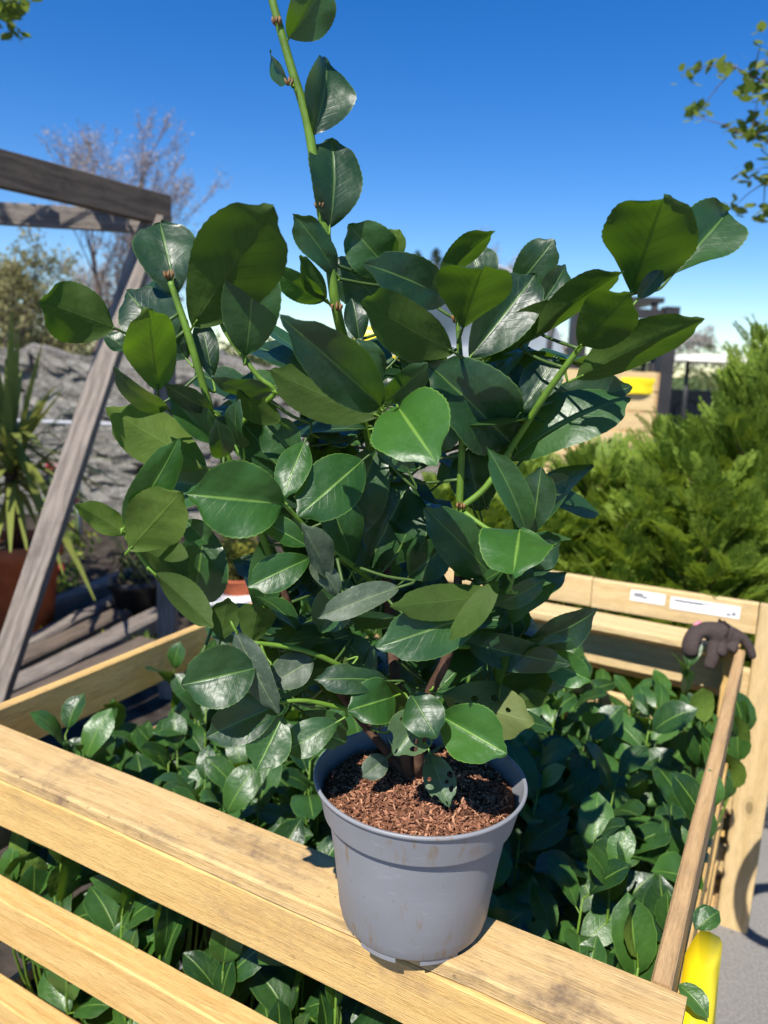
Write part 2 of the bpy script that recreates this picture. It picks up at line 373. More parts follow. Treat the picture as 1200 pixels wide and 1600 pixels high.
# --- the laurel crate the pot stands on
cr = empty('wooden_crate', crate(.62, .6, 0), 'open slatted pale pine crate full of small laurels, grey pot standing on its rim', 'crate')
ZT = .87
def cb(name, u0, v0, z0, u1, v1, z1, wdt, th, mat, side, **k): return board(name, crate(u0, v0, z0), crate(u1, v1, z1), wdt, th, M[mat], cr, side, **k)
cb('top_board', 0.0, -.05, ZT-.011, 1.30, -.05, ZT-.011, .100, .022, 'wood_top', E2, jit=.0022)
cb('slat', 0.002, -.088, ZT-.066, 1.30, -.088, ZT-.066, .086, .024, 'wood', UP, jit=.0018)
cb('slat', 0.002, -.083, .582, 1.30, -.083, .582, .085, .044, 'wood_clean', UP, jit=.002)
cb('slat', 0.002, -.083, .365, 1.30, -.083, .365, .09, .044, 'wood_clean', UP)
cb('slat', 0.002, -.083, .17, 1.30, -.083, .17, .09, .04, 'wood_clean', UP)
for uu in (.035, 1.265):                                              # upright blocks in the front wall
    cb('post', uu, -.036, .12, uu, -.036, ZT-.0225, .07, .045, 'wood_brown', E1)
cb('side_rail', .029, .003, ZT-.05, .036, 1.235, ZT-.045, .10, .023, 'wood_brown', UP)
for zz in (.62, .42, .22): cb('slat', .029, -.01, zz, .033, 1.25, zz, .09, .022, 'wood_clean', UP)
cb('side_rail', 1.258, .003, ZT-.05, 1.262, 1.24, ZT-.048, .10, .024, 'wood', UP)
for zz in (.62, .42, .22): cb('slat', 1.258, -.01, zz, 1.258, 1.25, zz, .09, .022, 'wood_brown', UP)
cb('top_board', .075, 1.292, ZT-.012, 1.30, 1.292, ZT-.012, .11, .022, 'wood_pale', E2)
for zz in (.77, .60, .42, .22): cb('slat', .05, 1.325, zz, 1.30, 1.325, zz, .09, .024, 'wood_pale', UP)
for uu in (.056, 1.258): cb('post', uu, 1.30, 0.02, uu, 1.30, ZT-.0245 if uu > 1 else ZT-.006, .032, .085, 'wood_clean', E1)
for k in range(8): cb('floor_board', .02, -.03+k*.185, .10, 1.29, -.03+k*.185, .10, .15, .022, 'wood_clean', E2)
for uu in (.07, .65, 1.23): cb('bearer', uu, -.1, .044, uu, 1.34, .044, .10, .09, 'wood_brown', E1)

# --- the conifer crate behind it
cc = empty('wooden_crate', crate(.5, 2.0, 0), 'pale pine crate of conifers with a white paper label strip on its top board', 'crate')
def c2(name, u0, v0, z0, u1, v1, z1, wdt, th, mat, side): return board(name, crate(u0, v0, z0), crate(u1, v1, z1), wdt, th, M[mat], cc, side)
c2('slat', .012, 1.413, .913, .455, 1.413, .905, .088, .024, 'wood_pale', UP)
c2('slat', .458, 1.416, .905, 1.22, 1.416, .898, .088, .024, 'wood_pale', UP)
for zz in (.72, .54, .375, .18): c2('slat', -.06, 1.416, zz, 1.22, 1.416, zz, .092, .024, 'wood_pale', UP)
c2('corner_board', -.033, 1.388, 0.0, -.033, 1.388, .962, .084, .024, 'wood_pale', E1)
c2('corner_board', 1.18, 1.388, 0.0, 1.18, 1.388, .95, .084, .024, 'wood_pale', E1)
for zz in (.9, .72, .54, .375, .18):
    for uu in (-.064, 1.21): c2('slat', uu, 1.44, zz, uu, 2.62, zz, .09, .022, 'wood_clean', UP)
    c2('slat', -.06, 2.63, zz, 1.22, 2.63, zz, .09, .022, 'wood_clean', UP)
for k in range(6): c2('floor_board', -.05, 1.5+k*.21, .10, 1.2, 1.5+k*.21, .10, .16, .022, 'wood_clean', E2)
for uu in (.0, .58, 1.15): c2('bearer', uu, 1.45, .044, uu, 2.6, .044, .10, .088, 'wood_brown', E1)
def strip(u0, u1, z0, z1, sl_=-.018):
    return [crate(u0, 1.3995, z0), crate(u1, 1.3995, z0+sl_*(u1-u0)), crate(u1, 1.3995, z1+sl_*(u1-u0)), crate(u0, 1.3995, z1)]
def slab(pts, d, mb, m=0):
    n = len(pts); mb.add(list(pts)+[p+d for p in pts], [tuple(range(n)), tuple(range(n, 2*n))[::-1]] + [(i, i+n, (i+1) % n+n, (i+1) % n) for i in range(n)], m)
mb = MB(); slab(strip(.055, .235, .905, .940), E2*.0008, mb); slab(strip(.250, .345, .907, .939), E2*.0008, mb)
lab = mb.build('paper_label', M['white'], cc, False); lab['label'] = 'white paper label strip with small grey print'
mb = MB()
for (a, b, z0, z1) in [(.13, .225, .931, .933), (.15, .225, .927, .929), (.065, .075, .913, .922), (.078, .088, .911, .917), (.31, .335, .920, .931), (.298, .312, .918, .924)]:
    slab([p - E2*.0012 for p in strip(a, b, z0, z1)], E2*.0006, mb)
mb.build('print', M['print'], lab, False)

# ------------------------------------------------------------------ laurel leaves
def leaf_shape(L, W, fold=.2, arch=.08, wave=.04, seed=0, nx=4, ny=14, serr=.0, twist=0., curl=0.):
    """blade with base at the origin, midrib along +Y, upper face +Z; tip ends at (0, L, 0)"""
    rs = random.Random(seed); ph, ph2 = rs.random()*6, rs.random()*6; tip = rs.uniform(.92, 1.22)
    vs_, uvs, fs = [], [], []
    for j in range(ny+1):
        t = j/ny; tt = t**tip
        wd = max(0., 1-abs(2*tt-1)**2.0)**.70 * W/2 + (.0006 if j in (0, ny) else 0)
        if t > .86: wd *= 1-.38*math.sin((t-.86)/.14*math.pi)**1
        arc = 4*arch*t*(1-t)*L
        for i in range(-nx, nx+1):
            xn = i/nx; x = xn*wd
            if abs(i) == nx and serr: x *= 1 + serr*(1 if j % 2 else -1)
            a = fold*(1-.35*t)
            z = arc + abs(x)*math.tan(a) - curl*(xn*xn)*wd + wave*W*math.sin(t*9+ph+(1.3 if i > 0 else 0))*xn*xn + .006*W*math.sin(xn*5+t*21+ph2)
            c, s = math.cos(twist*(t-.4)), math.sin(twist*(t-.4))
            y = t*L + abs(xn)*.015*L*math.sin(t*6+ph)
            vs_.append((x*c - (z-arc)*s, y, arc + x*s + (z-arc)*c)); uvs.append((.5+.5*xn, t))
    n = 2*nx+1
    for j in range(ny):
        for i in range(n-1): fs.append((j*n+i, j*n+i+1, (j+1)*n+i+1, (j+1)*n+i))
    return vs_, uvs, fs
def leaf_mesh(shape, mats, extra=None):
    vs_, uvs, fs = shape; mi = [0]*len(fs); uv2 = list(uvs)
    if extra:
        o = len(vs_); vs_ = vs_ + [tuple(p) for p in extra.v]; fs = fs + [tuple(i+o for i in q) for q in extra.f]; mi += [1]*len(extra.f); uv2 += [(.5, .5)]*len(extra.v)
    me = mesh(vs_, fs, True, 'leaf'); lay = me.uv_layers.new(name='UVMap')
    for lp in me.loops: lay.data[lp.index].uv = uv2[lp.vertex_index]
    for m in mats: me.materials.append(m)
    me.polygons.foreach_set('material_index', mi); return me
def frame(B, a, n):
    a = a.normalized(); n = (n - a*n.dot(a))
    n = n.normalized() if n.length > 1e-5 else a.orthogonal().normalized()
    x = a.cross(n); return Matrix(((x.x, a.x, n.x, B.x), (x.y, a.y, n.y, B.y), (x.z, a.z, n.z, B.z), (0, 0, 0, 1)))

# ------------------------------------------------------------------ the grey pot
PC = V((.057, .855, ZT)); PH = .192
pot = empty('plant_pot', PC, 'grey plastic nursery pot with a wide rim holding the tall laurel', 'pot')
mb = MB()
prof = [(.0, .014), (.082, .013), (.0865, .006), (.0895, .010), (.0915, .020), (.0925, .022), (.100, .085), (.1060, .125), (.1085, .1440), (.1088, .1465), (.1089, .1470), (.1090, .1473), (.1140, .1475), (.1150, .1477), (.1156, .1483), (.1159, .1495), (.1210, .172), (.1248, .1855), (.1250, .1865), (.1275, .1873), (.1282, .1882), (.1285, .1900), (.1278, .1915), (.1265, .192), (.1245, .1915), (.1238, .190), (.1180, .172), (.1115, .155), (.1060, .142), (.0985, .10), (.0, .095)]
mb.lathe(prof, 96, PC, 0, .006); body = mb.build('body', M['pot'], pot)
for k in range(7):                                                       # feet between the drain notches
    t0 = 2*math.pi*k/7+.3; mb = MB(); pr = []
    for rr in (.074, .0868):
        for zz in (-.0005, .0155):
            for q in range(6): t = t0 + .56*q/5; pr.append(PC + V((rr*math.cos(t)*(.985 if zz < 0 else 1), rr*math.sin(t)*(.985 if zz < 0 else 1), zz)))
    f = []
    for q in range(5): f += [(q, q+1, 7+q, 6+q), (12+q, 18+q, 19+q, 13+q), (q, 12+q, 13+q, q+1), (6+q, 7+q, 19+q, 18+q)]
    f += [(0, 6, 18, 12), (5, 17, 23, 11)]
    mb.add(pr, f); mb.build('foot', M['pot'], pot, False)
SZ = .168
vs_, fs = [PC+V((0, 0, SZ+.012))], []
R_, S_ = 16, 48
for i in range(1, R_+1):
    for k in range(S_):
        t = 2*math.pi*k/S_; r = .1155*i/R_; p = V((r*math.cos(t), r*math.sin(t), 0))
        vs_.append(PC + p + V((0, 0, SZ + .012*(1-(i/R_)**2) + .005*noise.noise((p.x*40, p.y*40, 2)))))
for k in range(S_): fs.append((0, 1+k, 1+(k+1) % S_))
for i in range(R_-1):
    for k in range(S_): fs.append((1+i*S_+k, 1+(i+1)*S_+k, 1+(i+1)*S_+(k+1) % S_, 1+i*S_+(k+1) % S_))
soil = mk('soil', mesh(vs_, fs), M['soil'], pot)
mb = MB(); rs = random.Random(3)
for k in range(4600):
    r = .109*math.sqrt(rs.random()); t = rs.random()*6.283; p = PC + V((r*math.cos(t), r*math.sin(t), SZ + .0125*(1-(r/.12)**2) + .005*noise.noise((r*math.cos(t)*40, r*math.sin(t)*40, 2)) + rs.uniform(0, .004)))
    Rm = Quaternion((rs.random()-.5, rs.random()-.5, rs.random()*2-1), rs.random()*6).to_matrix() @ Quaternion((1, .2, 0), rs.uniform(-.5, .5)).to_matrix()
    s = rs.uniform(.3, .85)**1.3; mb.box(p, .011*s, .0033*s, .002*s, 0, Rm)
tag(mb.build('bark_chips', M['chips'], pot, False), kind='stuff')

# ------------------------------------------------------------------ the tall laurel
YC = .862
lp = empty('laurel_plant', PC+V((0, 0, SZ)), 'tall bushy laurel with large glossy leaves growing in the grey pot', 'plant')
# stems: photo pixel, offset behind (+) or in front (-) of the plant's axis, radius in mm
STEMS = [
 ([(640, 1215, 0, 8), (622, 1100, 0, 7), (612, 1000, .04, 6.5), (600, 860, .08, 6), (578, 700, .08, 5.5), (548, 570, .03, 5.5), (527, 490, -.01, 5.6), (514, 400, -.015, 5.4), (500, 315, -.02, 5.2), (480, 190, -.02, 4.8), (455, 105, -.02, 4.4), (428, 10, -.02, 4), (405, -80, -.02, 3.2), (392, -150, -.02, 2.2)], 8),
 ([(640, 1215, .01, 6), (560, 1120, .03, 5.5), (480, 1010, .03, 5), (445, 930, .02, 4.6), (415, 850, 0, 4.3), (385, 780, -.02, 4), (345, 690, -.04, 4), (320, 610, -.05, 4), (298, 535, -.055, 4), (280, 480, -.055, 3.6), (266, 440, -.055, 3)], 6),
 ([(650, 1215, 0, 7), (668, 1095, -.02, 6.6), (700, 1020, -.03, 6), (716, 900, -.01, 5), (718, 790, 0, 4.4), (722, 690, 0, 4), (722, 600, 0, 3.6), (718, 545, 0, 3.2), (715, 500, 0, 2.4)], 5),
 ([(718, 795, 0, 4), (760, 760, 0, 3.8), (805, 690, .0, 3.8), (850, 620, -.02, 3.8), (905, 545, -.04, 3.4), (960, 480, -.05, 2.8), (1000, 450, -.05, 2.2)], 5),
 ([(600, 925, .02, 4), (560, 890, -.02, 3.4), (525, 865, -.05, 3), (480, 825, -.08, 2.6), (442, 785, -.10, 2.2)], 4),
 ([(445, 935, .02, 3.4), (380, 960, -.02, 3), (300, 945, -.05, 3), (245, 900, -.07, 2.6), (205, 850, -.08, 2.2), (190, 825, -.08, 1.8)], 4),
 ([(345, 690, -.04, 3), (400, 640, -.05, 2.8), (430, 612, -.06, 2.6), (405, 590, -.06, 2.6), (380, 557, -.06, 2.6), (350, 515, -.06, 2.2), (343, 490, -.06, 1.6)], 4),
 ([(580, 705, .02, 3.4), (590, 660, -.04, 3), (594, 632, -.07, 2.6)], 4),
 ([(622, 1100, 0, 3.6), (540, 1045, -.05, 3), (470, 1015, -.07, 2.8), (385, 1003, -.09, 2.4)], 4),
 ([(622, 1100, 0, 3.4), (560, 1110, -.05, 2.8), (480, 1095, -.08, 2.4), (430, 1098, -.09, 2.0)], 4),
 ([(702, 1010, -.03, 3.4), (740, 960, -.06, 2.8), (790, 928, -.08, 2.4), (805, 890, -.08, 2)], 4),
 ([(702, 1010, -.03, 3.2), (760, 1010, .02, 2.8), (815, 1005, .05, 2.4)], 4),
 ([(718, 795, 0, 3.2), (770, 830, -.03, 2.6), (815, 830, -.06, 2.2)], 4),
 ([(655, 1120, -.02, 3.2), (648, 1095, -.05, 2.6), (660, 1095, -.08, 2.2)], 3),
]
allpts = []
for ctrl, n in STEMS:
    P3 = curve_pts([(*at_y(x, y, YC+d), r*.001) for x, y, d, r in ctrl], n)
    k0 = max(0, n*2) if ctrl[0][1] > 1100 and len(ctrl) > 5 else 0
    mb = MB(); pts = [V(p[:3]) for p in P3]; rad = [p[3] for p in P3]
    lo_ = [i for i, p in enumerate(pts) if p.z < 1.30 and ctrl[0][3] > 5]
    cut = (lo_[-1]+1) if lo_ else 0
    if cut > 1: mb.tube(pts[:cut+1], rad[:cut+1], 10, 1)
    if cut < len(pts)-1: mb.tube(pts[cut:], rad[cut:], 10, 0)
    mb.build('stem', [M['stem'], M['bark']], lp)
    allpts += [(p, r) for p, r in zip(pts, rad)]
UP = V((0, 0, 1))
def bud(px, py, d, s=1.0):
    c = at_y(px, py, YC+d); mb = MB(); rs = random.Random(int(px))
    for k in range(7):
        a = k*2.4; q = c + V((math.cos(a), math.sin(a)*.8, 0))*.0042*s
        mb.tube([q-UP*.003*s, q+V((math.cos(a)*.002*s, math.sin(a)*.0015, .003*s)), c+V((math.cos(a)*rs.uniform(.001, .006), 0, rs.uniform(.004, .010)*s))], [.0012*s, .0020*s, .0004], 5)
    mb.build('bud', M['bud'], lp)
for b in [(432, 35, -.025, 0.65), (452, 130, -.03, 0.58), (499, 322, -.027, 0.72), (526, 482, -.017, 0.86), (264, 432, -.055, 0.72), (720, 792, -.008, 0.72), (343, 488, -.06, .8), (716, 500, 0, 1)]: bud(*b)

# base px, tip px, apparent width px, base depth, tip depth, face (U upper / L underside), roll
LEAVES = [
 (452, 58, 508, -34, 74, -.02, -.03, 'U', 20), (405, -60, 345, -100, 60, -.02, -.03, 'U', 10), (398, -110, 452, -170, 60, -.02, 0, 'U', 0),
 (489, 213, 510, 90, 66, -.02, .0, 'U', 25), (453, 130, 422, 84, 20, -.02, .03, 'U', -55), (515, 355, 516, 216, 78, -.02, .0, 'U', 22),
 (525, 428, 457, 333, 46, -.015, -.05, 'U', 30), (512, 470, 468, 400, 32, -.02, -.06, 'L', 30), (507, 470, 420, 417, 38, -.015, -.06, 'B', -20),
 (612, 425, 545, 350, 82, .02, .0, 'U', 0), (608, 408, 624, 358, 40, .04, .06, 'Y', 20), (700, 470, 570, 412, 70, -.02, -.10, 'U', 15),
 (708, 550, 566, 470, 84, -.05, -.17, 'L', 15), (700, 566, 574, 482, 56, -.01, -.06, 'U', -20), (722, 516, 756, 416, 100, -.06, -.14, 'L', 10),
 (688, 445, 775, 360, 38, .03, .0, 'L', 40), (760, 455, 735, 384, 76, .08, .10, 'U', 0), (802, 452, 866, 374, 58, .06, .05, 'U', 10),
 (838, 485, 884, 414, 42, .05, .06, 'U', 20), (736, 556, 838, 428, 78, -.01, .02, 'U', 0), (830, 530, 976, 424, 46, .0, -.11, 'L', 30), (750, 568, 888, 470, 44, .02, -.03, 'L', 30),
 (985, 458, 1037, 308, 136, -.05, -.15, 'L', 0), (1050, 430, 1138, 330, 80, -.02, .02, 'U', 0), (998, 466, 1036, 420, 26, -.07, -.07, 'U', 0),
 (905, 542, 985, 458, 84, -.05, -.14, 'L', 0), (903, 590, 1103, 498, 60, -.04, -.14, 'L', 25), (815, 642, 872, 557, 54, .0, .02, 'U', -15),
 (832, 645, 988, 605, 62, .04, .04, 'U', -15), (798, 718, 986, 622, 78, .02, .02, 'U', -30), (798, 692, 668, 568, 104, .02, -.03, 'U', 15),
 (622, 636, 684, 726, 118, -.09, -.19, 'B', 0), (594, 634, 438, 494, 80, -.08, -.18, 'U', 5), (592, 650, 422, 578, 64, -.06, -.08, 'L', 20),
 (596, 630, 668, 568, 42, -.07, -.11, 'U', 30), (598, 636, 622, 590, 36, -.05, -.05, 'U', 0),
 (182, 514, 62, 470, 88, -.09, -.14, 'L', 0), (275, 455, 250, 348, 92, -.05, -.01, 'U', 0), (303, 508, 428, 322, 132, -.06, -.17, 'L', 0),
 (384, 558, 398, 368, 86, -.065, -.08, 'U', 5), (292, 562, 198, 455, 86, -.045, -.02, 'U', 0), (280, 500, 226, 450, 50, -.04, .0, 'U', 10),
 (247, 607, 232, 482, 78, -.08, -.14, 'Y', 10), (262, 640, 178, 574, 32, -.07, -.13, 'U', -40), (332, 592, 312, 500, 36, -.03, -.01, 'U', 10), (198, 546, 163, 522, 34, -.05, -.05, 'U', 20),
 (332, 642, 256, 598, 34, -.06, -.09, 'U', -30), (335, 692, 266, 622, 38, -.05, -.07, 'U', 15), (345, 716, 338, 655, 34, -.07, -.10, 'U', 15),
 (425, 612, 330, 590, 30, -.07, -.10, 'U', -40), (440, 660, 372, 610, 48, -.05, -.09, 'L', 10), (380, 700, 372, 625, 30, -.06, -.09, 'U', -50),
 (322, 730, 164, 636, 82, -.05, -.06, 'Y', 5), (196, 822, 280, 684, 56, -.085, -.09, 'B', 10), (203, 858, 284, 768, 92, -.09, -.11, 'Y', 0), (198, 836, 118, 788, 40, -.08, -.10, 'Y', -20),
 (442, 787, 290, 772, 106, -.10, -.14, 'B', 0), (350, 765, 248, 748, 66, -.03, .0, 'U', 0), (320, 822, 302, 948, 80, .0, .0, 'U', 0), (215, 852, 292, 904, 54, -.06, -.05, 'L', 20),
 (240, 895, 332, 980, 40, -.08, -.09, 'L', 25), (290, 812, 324, 850, 40, -.05, -.05, 'U', 0), (484, 872, 386, 918, 52, -.10, -.13, 'B', 5), (480, 853, 400, 810, 36, -.10, -.10, 'B', 15),
 (568, 718, 466, 806, 88, -.04, -.09, 'B', 0), (477, 688, 442, 777, 50, -.05, -.09, 'B', 10), (414, 832, 414, 966, 46, .02, .03, 'U', 0), (512, 905, 470, 818, 36, -.09, -.12, 'D', 30), (530, 930, 482, 868, 34, -.09, -.10, 'D', 30),
 (622, 918, 496, 966, 40, -.08, -.11, 'D', 20), (800, 926, 608, 948, 54, -.08, -.14, 'L', 15), (778, 904, 704, 1000, 38, -.10, -.16, 'L', 15), (760, 958, 588, 1012, 84, -.08, -.13, 'U', 5),
 (572, 888, 640, 752, 104, .05, .07, 'U', 0), (590, 700, 530, 850, 80, .05, .04, 'U', 0), (767, 897, 664, 795, 76, .0, -.03, 'U', 10), (812, 828, 802, 896, 116, -.06, -.15, 'B', 0),
 (822, 832, 760, 698, 42, -.05, -.06, 'U', 25), (832, 832, 846, 728, 54, -.04, -.04, 'U', 0), (845, 765, 890, 746, 32, .02, .03, 'U', 20), (820, 880, 874, 850, 40, -.04, -.04, 'U', 20), (770, 945, 852, 905, 32, -.05, -.06, 'U', 20),
 (812, 1003, 933, 952, 46, .05, .06, 'U', 40), (728, 1003, 890, 1038, 52, .0, -.05, 'U', 10), (850, 1028, 924, 1064, 46, .02, .0, 'B', 0), (800, 1070, 902, 1056, 20, .03, .03, 'U', 40), (800, 1000, 818, 945, 36, .06, .08, 'L', 0),
 (688, 1085, 834, 1130, 82, -.04, -.07, 'H', 0), (800, 1098, 858, 1090, 28, -.02, -.02, 'L', 20), (688, 1118, 792, 1178, 74, -.07, -.12, 'B', 0), (642, 1084, 682, 1152, 66, -.09, -.13, 'U', 0),
 (668, 1108, 616, 1180, 66, -.08, -.11, 'E', 0), (616, 1088, 544, 1110, 62, -.05, -.09, 'B', 0), (672, 1178, 702, 1262, 46, -.03, -.075, 'E', 0), (604, 1184, 566, 1214, 34, -.03, -.05, 'D', 0),
 (606, 1064, 490, 1062, 44, -.05, -.08, 'U', 10), (554, 1000, 446, 994, 48, .0, -.02, 'U', 10), (490, 1030, 422, 1070, 52, -.06, -.08, 'D', 10), (368, 985, 434, 1114, 48, -.09, -.11, 'D', 25), (400, 1044, 284, 1070, 92, -.10, -.12, 'U', 0),
 (344, 1002, 356, 934, 46, -.07, -.07, 'L', 0), (392, 1006, 404, 944, 54, -.07, -.08, 'L', 0), (442, 1100, 322, 1152, 62, -.08, -.10, 'U', 10), (442, 1118, 400, 1205, 66, -.09, -.12, 'B', 0), (546, 1030, 468, 1052, 32, -.04, -.04, 'L', 10),
 (527, 1128, 443, 1178, 52, -.06, -.08, 'U', 10), (330, 1060, 420, 1108, 40, -.06, -.05, 'U', 10), (470, 1110, 540, 1160, 46, -.03, -.03, 'U', 0),
 (562, 537, 550, 466, 36, -.01, .0, 'U', 10), (592, 602, 558, 530, 54, -.02, -.02, 'U', 0), (606, 485, 524, 402, 78, .05, .05, 'U', 0), (790, 620, 800, 560, 60, .05, .06, 'U', 0), (860, 600, 800, 560, 50, .06, .08, 'U', 0),
 (640, 740, 600, 650, 60, .0, .0, 'U', 0), (660, 700, 720, 640, 60, .02, .0, 'U', 0), (545, 905, 500, 990, 56, -.02, -.03, 'U', 0), (640, 900, 700, 850, 70, .03, .03, 'U', 0), (750, 800, 730, 700, 60, .04, .05, 'U', 0),
 (540, 640, 480, 560, 70, .03, .04, 'U', 0), (470, 720, 410, 660, 60, .0, .0, 'U', 0), (620, 560, 680, 500, 60, .04, .05, 'U', 0),
]
def nearest(p): return min(allpts, key=lambda q: (q[0]-p).length)
MATS = {'B': 'leaf_bright', 'Y': 'leaf_bright', 'U': 'leaf', 'L': 'leaf', 'D': 'leaf_dust', 'H': 'leaf_holed', 'E': 'leaf_edge'}
def add_leaf(B, T, n, W, mat, seed, **kw):
    L = (T-B).length; mt = frame(B, T-B, n); inv = mt.inverted()
    q, r = nearest(B); ex = MB(); pt = (B-q)
    a = (T-B).normalized(); rp = .0016
    c1 = B - a*min(.02, pt.length*.45+.004)
    pts = [V(p) for p in curve_pts([tuple(q), tuple(q.lerp(c1, .55) + V((0, 0, -.003))), tuple(c1), tuple(B), tuple(B+a*L*.05)], 3)]
    ex.tube([inv @ p for p in pts], [max(.0020 if pt.length > .05 else .0016, rp)*(1-.35*i/len(pts)) for i in range(len(pts))], 6)
    sh = leaf_shape(L, W, seed=seed, serr=.011, **kw)
    return mk('leaf', leaf_mesh(sh, [M[mat], M['twiglet' if pt.length > .03 else 'stem']], ex), None, lp, mt)
rs = random.Random(11)
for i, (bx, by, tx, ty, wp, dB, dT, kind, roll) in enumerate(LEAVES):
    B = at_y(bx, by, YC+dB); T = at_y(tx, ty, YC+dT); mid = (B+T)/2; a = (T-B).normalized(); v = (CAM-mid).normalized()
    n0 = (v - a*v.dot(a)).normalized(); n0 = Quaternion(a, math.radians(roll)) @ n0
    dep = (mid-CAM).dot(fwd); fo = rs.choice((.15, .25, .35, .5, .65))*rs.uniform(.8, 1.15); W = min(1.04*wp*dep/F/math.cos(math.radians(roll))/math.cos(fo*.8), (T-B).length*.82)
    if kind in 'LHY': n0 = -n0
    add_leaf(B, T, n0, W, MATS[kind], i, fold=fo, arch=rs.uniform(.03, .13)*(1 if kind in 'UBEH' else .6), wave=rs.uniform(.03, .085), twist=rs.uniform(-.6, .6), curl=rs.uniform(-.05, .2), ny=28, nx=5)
# leaves deeper inside the bush and on its far side
k = 0
while k < 150:
    px, py = rs.uniform(400, 850), rs.uniform(540, 1090)
    if k >= 110: px, py = rs.uniform(460, 800), rs.uniform(930, 1125)
    if py > 1000 and not 430 < px < 800: continue
    if px < 460 and 800 < py < 980: continue
    d = rs.uniform(.0, .17) if k < 110 else rs.uniform(-.03, .10)
    B = at_y(px, py, YC+d); c = V((.03, YC, B.z)); out = (B-c); out.z = 0
    a = (out.normalized()*.6 + V((rs.uniform(-.7, .7), rs.uniform(-.3, .5), rs.uniform(-.2, .9)))).normalized()
    L = rs.uniform(.08, .13) if k < 110 else rs.uniform(.06, .095)
    add_leaf(B, B+a*L, V((rs.uniform(-.4, .4), rs.uniform(-.7, .1), 1)), L*rs.uniform(.55, .68), 'leaf', 300+k, fold=rs.uniform(.1, .3), arch=rs.uniform(.03, .1), wave=.04, twist=rs.uniform(-.3, .3), ny=10, nx=3)
    k += 1

# ------------------------------------------------------------------ laurels packed in the crate
rs = random.Random(21)
VAR = [leaf_mesh(leaf_shape(1, rs.uniform(.52, .66), fold=rs.uniform(.12, .45), arch=rs.uniform(.03, .13), wave=rs.uniform(.02, .06), seed=500+i, nx=3, ny=10, serr=.02, twist=rs.uniform(-.4, .4), curl=rs.uniform(0, .15)), [M['crateleaf']]) for i in range(12)]
pm = MB(); pm.lathe([(.0, .0), (.055, .0), (.07, .12), (.074, .12), (.074, .13), (.068, .13), (.066, .11), (0, .11)], 16); PMESH = pm.mesh([M['black']])
for iu in range(7):
    for iv in range(6):
        u = .132 + iu*.173 + rs.uniform(-.015, .015); v = .055 + iv*.20 + rs.uniform(-.03, .03)
        u = min(max(u, .13), 1.175); base = crate(u, v, .112)
        pl = empty('laurel_plant', base, 'young glossy laurel packed with others inside the open wooden crate', 'plant', 'small laurels packed in the crate')
        mk('nursery_pot', PMESH, None, pl, Matrix.Translation(base))
        sm = MB(); nsh = rs.choice((5, 6, 6))
        for s in range(nsh):
            az = s*6.283/nsh + rs.uniform(-.5, .5); tilt = rs.uniform(.05, .24)
            top = rs.uniform(.49, .69) + (.05 if iv > 3 else 0); low = False
            if iv == 0 and s % 2 == 0: top = rs.uniform(.30, .56); low = True; az = math.atan2(-E2.y, -E2.x) + rs.uniform(-.9, .9); tilt = rs.uniform(.12, .22)
            dirv = V((math.cos(az)*tilt, math.sin(az)*tilt, 1))
            P0 = base + V((math.cos(az)*.02, math.sin(az)*.02, .10)); pts = []
            for q in range(7):
                t = q/6; pts.append(P0 + dirv*((top-.1)*t) + V((math.cos(az), math.sin(az), 0))*(.03*math.sin(t*3)))
            sm.tube(pts, [.0035*(1-.5*q/6) for q in range(7)], 5)
            nl = 8
            for q in range(nl):
                t = 1 - (q/nl)**1.1*.52; fi = t*6; i0 = min(int(fi), 5); p = pts[i0].lerp(pts[i0+1], fi-i0)
                a2 = az + q*2.4 + rs.uniform(-.3, .3); el = rs.uniform(.15, .55) + (.45 if q < 2 else 0)
                hd = V((math.cos(a2), math.sin(a2), 0)); a = hd*math.cos(el) + UP*math.sin(el)
                L = rs.uniform(.078, .118)*(.75 if q == 0 else 1)
                tipp = p + a*L*1.15; du = (tipp-O0).dot(E1); dv = (tipp-O0).dot(E2)
                if not (.075 < du < 1.238 and -.055 < dv < 1.265):                       # bend back in from the walls
                    a = (a*.25 + UP*.9 + (crate(.64, .6, 0)-crate(du, dv, 0)).normalized()*.35).normalized()
                n = UP*1.0 - hd*.35 - V((0, .35, 0)) + V((rs.uniform(-.45, .45), rs.uniform(-.4, .3), 0))
                b0 = p + a*.012; sm.tube([p, p+a*.008, b0+a*.008], [.0016, .0014, .001], 4, cap=False)
                mt = frame(b0, a, n) @ Matrix.Diagonal((L, L, L, 1))
                mk('leaf', VAR[rs.randrange(12)], None, pl, mt)
        sm.build('stem', [M['stem']], pl)

